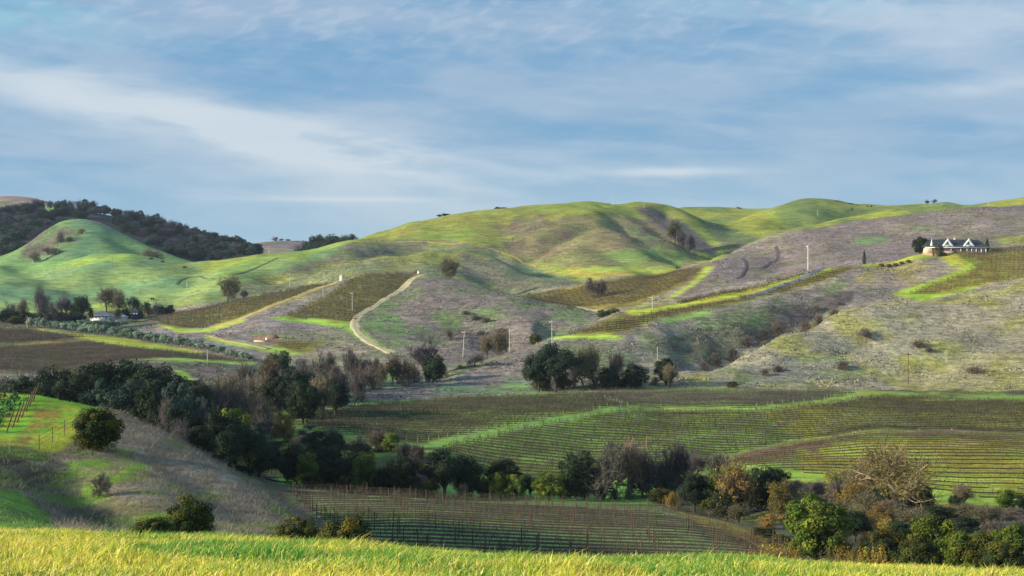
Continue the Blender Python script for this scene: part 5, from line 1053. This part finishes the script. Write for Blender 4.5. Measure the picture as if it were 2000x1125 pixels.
def ranch():
    D = 742.0; sc = D / F
    p = at(195, D); X = lambda px: (px - 195) * sc
    zt = lambda py: -(py - CY) * sc - p[2]
    o = link('ranch_house', None, None, (p[0], D, p[2])); tag(o, 'white single storey ranch house with grey hipped roof', 'house')
    zb, ze, zr = zt(623), zt(616.5), zt(609.5)
    comp(o, 'wall', lambda g: g.box(X(176), X(210), 0, 8, min(-1, zb - 1.5), ze, WHITE))
    comp(o, 'roof', lambda g: [g.add([(X(172.5),-1,ze),(X(212.5),-1,ze),(X(203),4,zr),(X(185),4,zr),(X(172.5),9,ze),(X(212.5),9,ze)], [(0,1,2,3),(5,4,3,2)], s2l((176, 172, 170))), g.add([(X(172.5),-1,ze),(X(185),4,zr),(X(172.5),9,ze),(X(212.5),-1,ze),(X(212.5),9,ze),(X(203),4,zr)], [(0,1,2),(3,4,5)], s2l((176, 172, 170)))])
    for px, w in ((181, .9), (187, .9), (193, .9), (202, 1.1)): wing_window(o, X(px), zb + .35, ze - .25, w, 0, 0)
    comp(o, 'door', lambda g: g.box(X(206.5), X(209), -.06, .02, zb - .2, ze - .25, s2l((60, 66, 80))))
    p2 = at(228, 745); o2 = link('farm_building', None, None, (p2[0], 745, p2[2])); tag(o2, 'low pale stucco farm building behind the short palm', 'building')
    X2 = lambda px: (px - 228) * sc; z2 = lambda py: -(py - CY) * sc - p2[2]
    comp(o2, 'wall', lambda g: g.box(X2(218), X2(244), 0, 6, min(-1, z2(624)), z2(620), s2l((214, 204, 194))))
    comp(o2, 'roof', lambda g: [g.prism([(X2(216), z2(620)), (X2(236), z2(620)), (X2(227), z2(614))], -.5, 6.5, s2l((214, 200, 190))), g.prism([(X2(236.2), z2(620)), (X2(246), z2(620)), (X2(237), z2(615))], -.5, 6.5, s2l((232, 230, 226)))])
    comp(o2, 'chimney', lambda g: g.box(X2(224.5), X2(228.5), 3, 4, z2(615), z2(610.5), s2l((226, 222, 214))))
    p3 = at(255, 760); sc3 = 760 / F; o3 = link('dark_house', None, None, (p3[0], 760, p3[2])); tag(o3, 'dark blue house with row of white dormer windows', 'house')
    X3 = lambda px: (px - 255) * sc3; z3 = lambda py: -(py - CY) * sc3 - p3[2]
    comp(o3, 'wall', lambda g: g.box(X3(238), X3(270), 0, 9, -1.5, z3(613), s2l((50, 58, 84))))
    comp(o3, 'roof', lambda g: g.add([(X3(237),-.6,z3(613)),(X3(271.5),-.6,z3(613)),(X3(267),4.5,z3(607)),(X3(239),4.5,z3(607)),(X3(237),9.6,z3(613)),(X3(271.5),9.6,z3(613))], [(0,1,2,3),(5,4,3,2),(0,3,4,0)[:3],][:2], s2l((48, 48, 58))))
    for px in (240, 245, 251, 257, 263, 268): comp(o3, 'dormer_window', lambda g: g.box(X3(px) - .42, X3(px) + .42, -.75, 1.2, z3(613.6), z3(612.2), s2l((214, 220, 228))))
ranch()
def small_things():
    p = at(668, 771); sc = 771 / F; o = link('water_tank', None, None, tuple(p)); tag(o, 'pale cylindrical water tank at the top of the vineyards', 'tank')
    comp(o, 'tank_body', lambda g: g.tube([(0, 0, -.4), (0, 0, 1.6), (0, 0, 2.9)], [1.3, 1.3, 1.3], 16, s2l((214, 206, 190)))); comp(o, 'lid', lambda g: g.tube([(0, 0, 2.9), (0, 0, 3.05), (0, 0, 3.3)], [1.4, 1.4, .2], 16, s2l((196, 186, 170))))
    p = at(818, 772); o = link('utility_box', None, None, tuple(p)); tag(o, 'small white box at the top of the curving dirt road', 'box')
    comp(o, 'cabinet', lambda g: g.box(-.7, .7, -.5, .5, -.2, 1.3, s2l((230, 230, 226)))); comp(o, 'lid', lambda g: g.box(-.78, .78, -.58, .58, 1.3, 1.42, s2l((206, 206, 200))))
    p = hit(512, 668, 540, 700); sc = p[1] / F; o = link('retaining_wall', None, None, tuple(p)); tag(o, 'low pale concrete wall before the bare cut bank', 'wall')
    comp(o, 'wall_face', lambda g: g.box(-16 * sc, 16 * sc, 0, .6, -.6, 3.2 * sc, s2l((196, 180, 156)))); comp(o, 'coping', lambda g: g.box(-16.3 * sc, 16.3 * sc, -.08, .68, 3.2 * sc, 3.2 * sc + .15, s2l((214, 200, 178))))
    q = at(521, p[1] + 1.6); o = link('pump_box', None, None, tuple(q)); tag(o, 'white pump box behind the low concrete wall', 'box')
    comp(o, 'cabinet', lambda g: g.box(-.45, .45, -.4, .4, -.2, 1.5, s2l((236, 236, 232)))); comp(o, 'lid', lambda g: g.box(-.5, .5, -.45, .45, 1.5, 1.6, s2l((216, 216, 212))))
    q = hit(532, 660, 540, 720); g = Geo(); r = np.random.default_rng(3)
    th = np.linspace(0, 2 * np.pi, 15)[:-1]; rings = []
    for k, (rr, zz) in enumerate([(2.4, -.3), (2.0, .5), (1.2, 1.1), (.5, 1.4)]): rings.append(np.c_[np.cos(th) * rr * r.uniform(.8, 1.2, 14) * 1.4, np.sin(th) * rr * r.uniform(.8, 1.2, 14), zz + r.normal(0, .12, 14)])
    V = np.concatenate(rings); g.add(V, [(i * 14 + j, i * 14 + (j + 1) % 14, (i + 1) * 14 + (j + 1) % 14, (i + 1) * 14 + j) for i in range(3) for j in range(14)], s2l((128, 108, 92))); g.add(V[-14:], [tuple(range(14))], s2l((128, 108, 92)))
    tag(link('dirt_mound', g.mesh('dirt_mound', M_road), None, tuple(q)), 'reddish dirt mound at the end of the low wall', 'mound')
small_things()
def cow_mesh(seed):
    r = np.random.default_rng(seed); bm_v = []; me = bpy.data.meshes.new('cow_frame')
    V = [(0,0,1.0),(-.6,0,1.05),(.65,0,1.08),(1.0,0,1.2),(1.3,0,1.15),(1.6,0,.95),  # spine, neck, head, muzzle
         (-.65,.22,.6),(-.72,.22,.35),(-.66,.22,0),(-.65,-.22,.6),(-.72,-.22,.35),(-.66,-.22,0),(.6,.2,.6),(.62,.2,.32),(.6,.2,0),(.6,-.2,.6),(.62,-.2,.32),(.6,-.2,0),(-.85,0,1.05),(-.98,0,.6),(1.25,.22,1.25),(1.25,-.22,1.25)]
    E = [(0,1),(0,2),(2,3),(3,4),(4,5),(1,6),(6,7),(7,8),(1,9),(9,10),(10,11),(2,12),(12,13),(13,14),(2,15),(15,16),(16,17),(1,18),(18,19),(4,20),(4,21)]
    me.from_pydata(V, E, []); o = bpy.data.objects.new('cow_frame', me); COL.objects.link(o)
    o.modifiers.new('s', 'SKIN'); R = [.40,.34,.36,.22,.16,.11,.17,.09,.07,.17,.09,.07,.14,.08,.07,.14,.08,.07,.06,.04,.05,.05]
    for i, s in enumerate(me.skin_vertices[0].data): s.radius = (R[i], R[i]); s.use_root = (i == 0)
    o.modifiers.new('d', 'SUBSURF').levels = 1; dg = bpy.context.evaluated_depsgraph_get(); m2 = bpy.data.meshes.new_from_object(o.evaluated_get(dg)); bpy.data.objects.remove(o)
    a = m2.color_attributes.new('Col', 'FLOAT_COLOR', 'POINT'); a.data.foreach_set('color', np.tile([.012, .011, .012, 1], (len(m2.vertices), 1)).ravel().astype(np.float32)); m2.materials.clear(); m2.materials.append(M_hide); return m2
cm = cow_mesh(1)
for px, py, rz, lab in ((295,508,.3,'black cow grazing highest on the green ridge'),(318,514,2.8,'black cow grazing between the other two on the ridge'),(360,525,.1,'black cow grazing lowest beside the ridge'),(298,587,3.0,'black cow on the small green rise right of the tall palm'),(1664,411,.4,'dark cow on the far right green hill')):
    o = link('cow', cm, None, tuple(hit(px, py, 780, 1450))); o.rotation_euler = (0, 0, rz); o.scale = (1.25,) * 3; tag(o, lab, 'cow', 'cows on the hills')

# ------------------------------------------------------------------ grass of the near meadow and dry growth on the slopes
def meadow_grass(n=260000):
    r = np.random.default_rng(77); y = np.sqrt(r.uniform(6.2 ** 2, 26.5 ** 2, n)); u = r.uniform(-160, 2160, n); x = (u - CX) / F * y; z = ground(x, y)
    cl = fbm(x / 1.1, y / 1.1, 3, 61); cl2 = fbm(x / .45, y / .45, 2, 64); h = (.040 + .085 * cl ** 1.6 * 2) * r.uniform(.5, 1.3, n) * (.7 + .6 * cl2) * np.where((r.random(n) < .03) & (y > 12), 1.35, 1.0)
    lean = r.normal(0, .45, (n, 2)) + [.30, -.05]; w = .0027 * r.uniform(.7, 1.5, n) * (1 + y / 26)
    th = r.normal(0, .7, n); wx, wy = np.cos(th) * w, np.sin(th) * w
    b = np.c_[x, y, z - .02]; m = b + np.c_[lean * h[:, None] * .3, h * .6]; t = b + np.c_[lean * h[:, None] * .95, h * r.uniform(.8, 1.0, n)]
    W = np.c_[wx, wy, np.zeros(n)]
    yel = sst(fbm(x / 1.6, y / 2.6, 4, 62) + r.normal(0, .10, n) + (16 - y) * .010, .40, .60)[:, None]
    c = s2l((106, 162, 66)) * (1 - yel) + s2l((212, 210, 80)) * yel; dry = (r.random(n) < .10 + .12 * yel[:, 0])[:, None]; c = np.where(dry, s2l((236, 214, 140)), c) * r.uniform(.65, 1.3, (n, 1))
    V = np.stack([b - W, b + W, m + W * .8, m - W * .8, t], 1).reshape(-1, 3); i = np.arange(n) * 5
    g = Geo(); g.add(V, np.stack([i, i + 1, i + 2, i + 3], 1), np.repeat(c, 5, 0)); g.f.append(np.stack([i + 3, i + 2, i + 4], 1)); 
    tag(link('grass', g.mesh('grass', M_grass)), 'tall green and yellow meadow grass on the near rise', 'grass', None, 'stuff')
meadow_grass()
def sample_ground(n, d0, d1, seed, dens):
    r = np.random.default_rng(seed); y = np.sqrt(r.uniform(d0 ** 2, d1 ** 2, n)); u = r.uniform(-120, 2120, n)
    iu = np.clip(((u - UU[0]) / 5).astype(int), 0, len(UU) - 1); iv = np.clip(np.searchsorted(VD, y), 0, len(VD) - 1)
    k = (r.random(n) < dens(GS2[iv, iu])); y, u, iv, iu = y[k], u[k], iv[k], iu[k]; x = (u - CX) / F * y
    return x, y, ground(x, y), GC[iv, iu], GS2[iv, iu], r
def knoll_grass():
    x, y, z, c, s, r = sample_ground(420000, 55, 150, 5, lambda q: .25 + .75 * q); n = len(x)
    k = (CX + F * x / y) < 760; x, y, z, c, s = x[k], y[k], z[k], c[k], s[k]; n = len(x)
    gx, gy = np.floor(x / .85), np.floor(y / .85); jx, jy = vnoise(gx * 7.31, gy * 3.17, 91), vnoise(gx * 5.77, gy * 9.13, 92); tall = vnoise(gx * 3.3, gy * 4.7, 93)
    tx, ty = (gx + .1 + .8 * jx) * .85, (gy + .1 + .8 * jy) * .85; inT = r.random(n) < .72 * s; ox, oy = r.normal(0, .15, n), r.normal(0, .15, n)
    x = np.where(inT, tx + ox, x); y = np.where(inT, ty + oy, y); z = ground(x, y)
    h = np.where(inT, (.10 + .34 * tall ** 1.5) * (.5 + s * .8), .12 + .1 * s) * r.uniform(.5, 1.3, n); w = .012 * r.uniform(.6, 1.5, n)
    b = np.c_[x, y, z - .03]; t = b + np.c_[r.normal(0, .3, (n, 2)) * h[:, None] + np.where(inT[:, None], np.c_[ox, oy] * 2.2, 0), h]; th = r.uniform(0, 3.14, n); W = np.c_[np.cos(th) * w, np.sin(th) * w, w * 0]
    grey = s2l((134, 125, 114)); cc = c * (1 - .62 * s[:, None]) + grey * .62 * s[:, None]; cc = cc * r.uniform(.7, 1.4, (n, 1)) * (.75 + .55 * vnoise(gx * 2.1, gy * 8.3, 94))[:, None]; g = Geo()
    g.quads(np.stack([b - W, b + W, t + W * .4, t - W * .4], 1), cc)
    tag(link('dry_grass', g.mesh('dry_grass', M_grass)), 'grey dry grass and green tufts covering the near knoll', 'grass', None, 'stuff')
knoll_grass()
def scrub():
    x, y, z, c, s, r = sample_ground(520000, 260, 1280, 9, lambda q: np.clip(q - .15, 0, 1)); cl = fbm(x / 9, y / 9, 4, 66); k = r.random(len(x)) < sst(cl, .26, .58); x, y, z, c = x[k], y[k], z[k], c[k]; n = len(x)
    g = Geo(); sz = r.uniform(.16, .42, n) * (.7 + .8 * sst(cl[k], .5, .75)); tone = r.uniform(.55, 1.45, (n, 1)); grey = s2l((150, 142, 140))
    cc = (c * .7 + grey * .3) * tone
    for q in range(4):
        d = unit(np.c_[r.normal(0, 1, (n, 2)), r.uniform(.1, 1, n)]); ctr = np.c_[x, y, z] + d * sz[:, None] * .5
        leaf_quads(g, ctr, unit(d + r.normal(0, .4, (n, 3))), sz * .62, cc * r.uniform(.7, 1.25, (n, 1)), r, .8)
    tag(link('scrub', g.mesh('scrub', M_tuft)), 'low grey scrub tufts scattered over the dry slopes', 'scrub', None, 'stuff')
scrub()

# ------------------------------------------------------------------ the air
def haze():
    g = Geo(); g.box(-4200, 4200, -60, 9500, -420, 330); m = bpy.data.materials.new('air'); m.use_nodes = True; nt = m.node_tree; nt.nodes.clear()
    out = N(nt, 'ShaderNodeOutputMaterial'); v = N(nt, 'ShaderNodeVolumePrincipled'); v.inputs['Color'].default_value = (.62, .78, 1.0, 1); v.inputs['Density'].default_value = HAZE; v.inputs['Anisotropy'].default_value = 0.0
    nt.links.new(v.outputs[0], out.inputs['Volume'])
    o = link('haze', g.mesh('haze', m)); o['kind'] = 'stuff'; o['label'] = 'thin blue air haze over the far hills'
HAZE = 0.000045
haze()
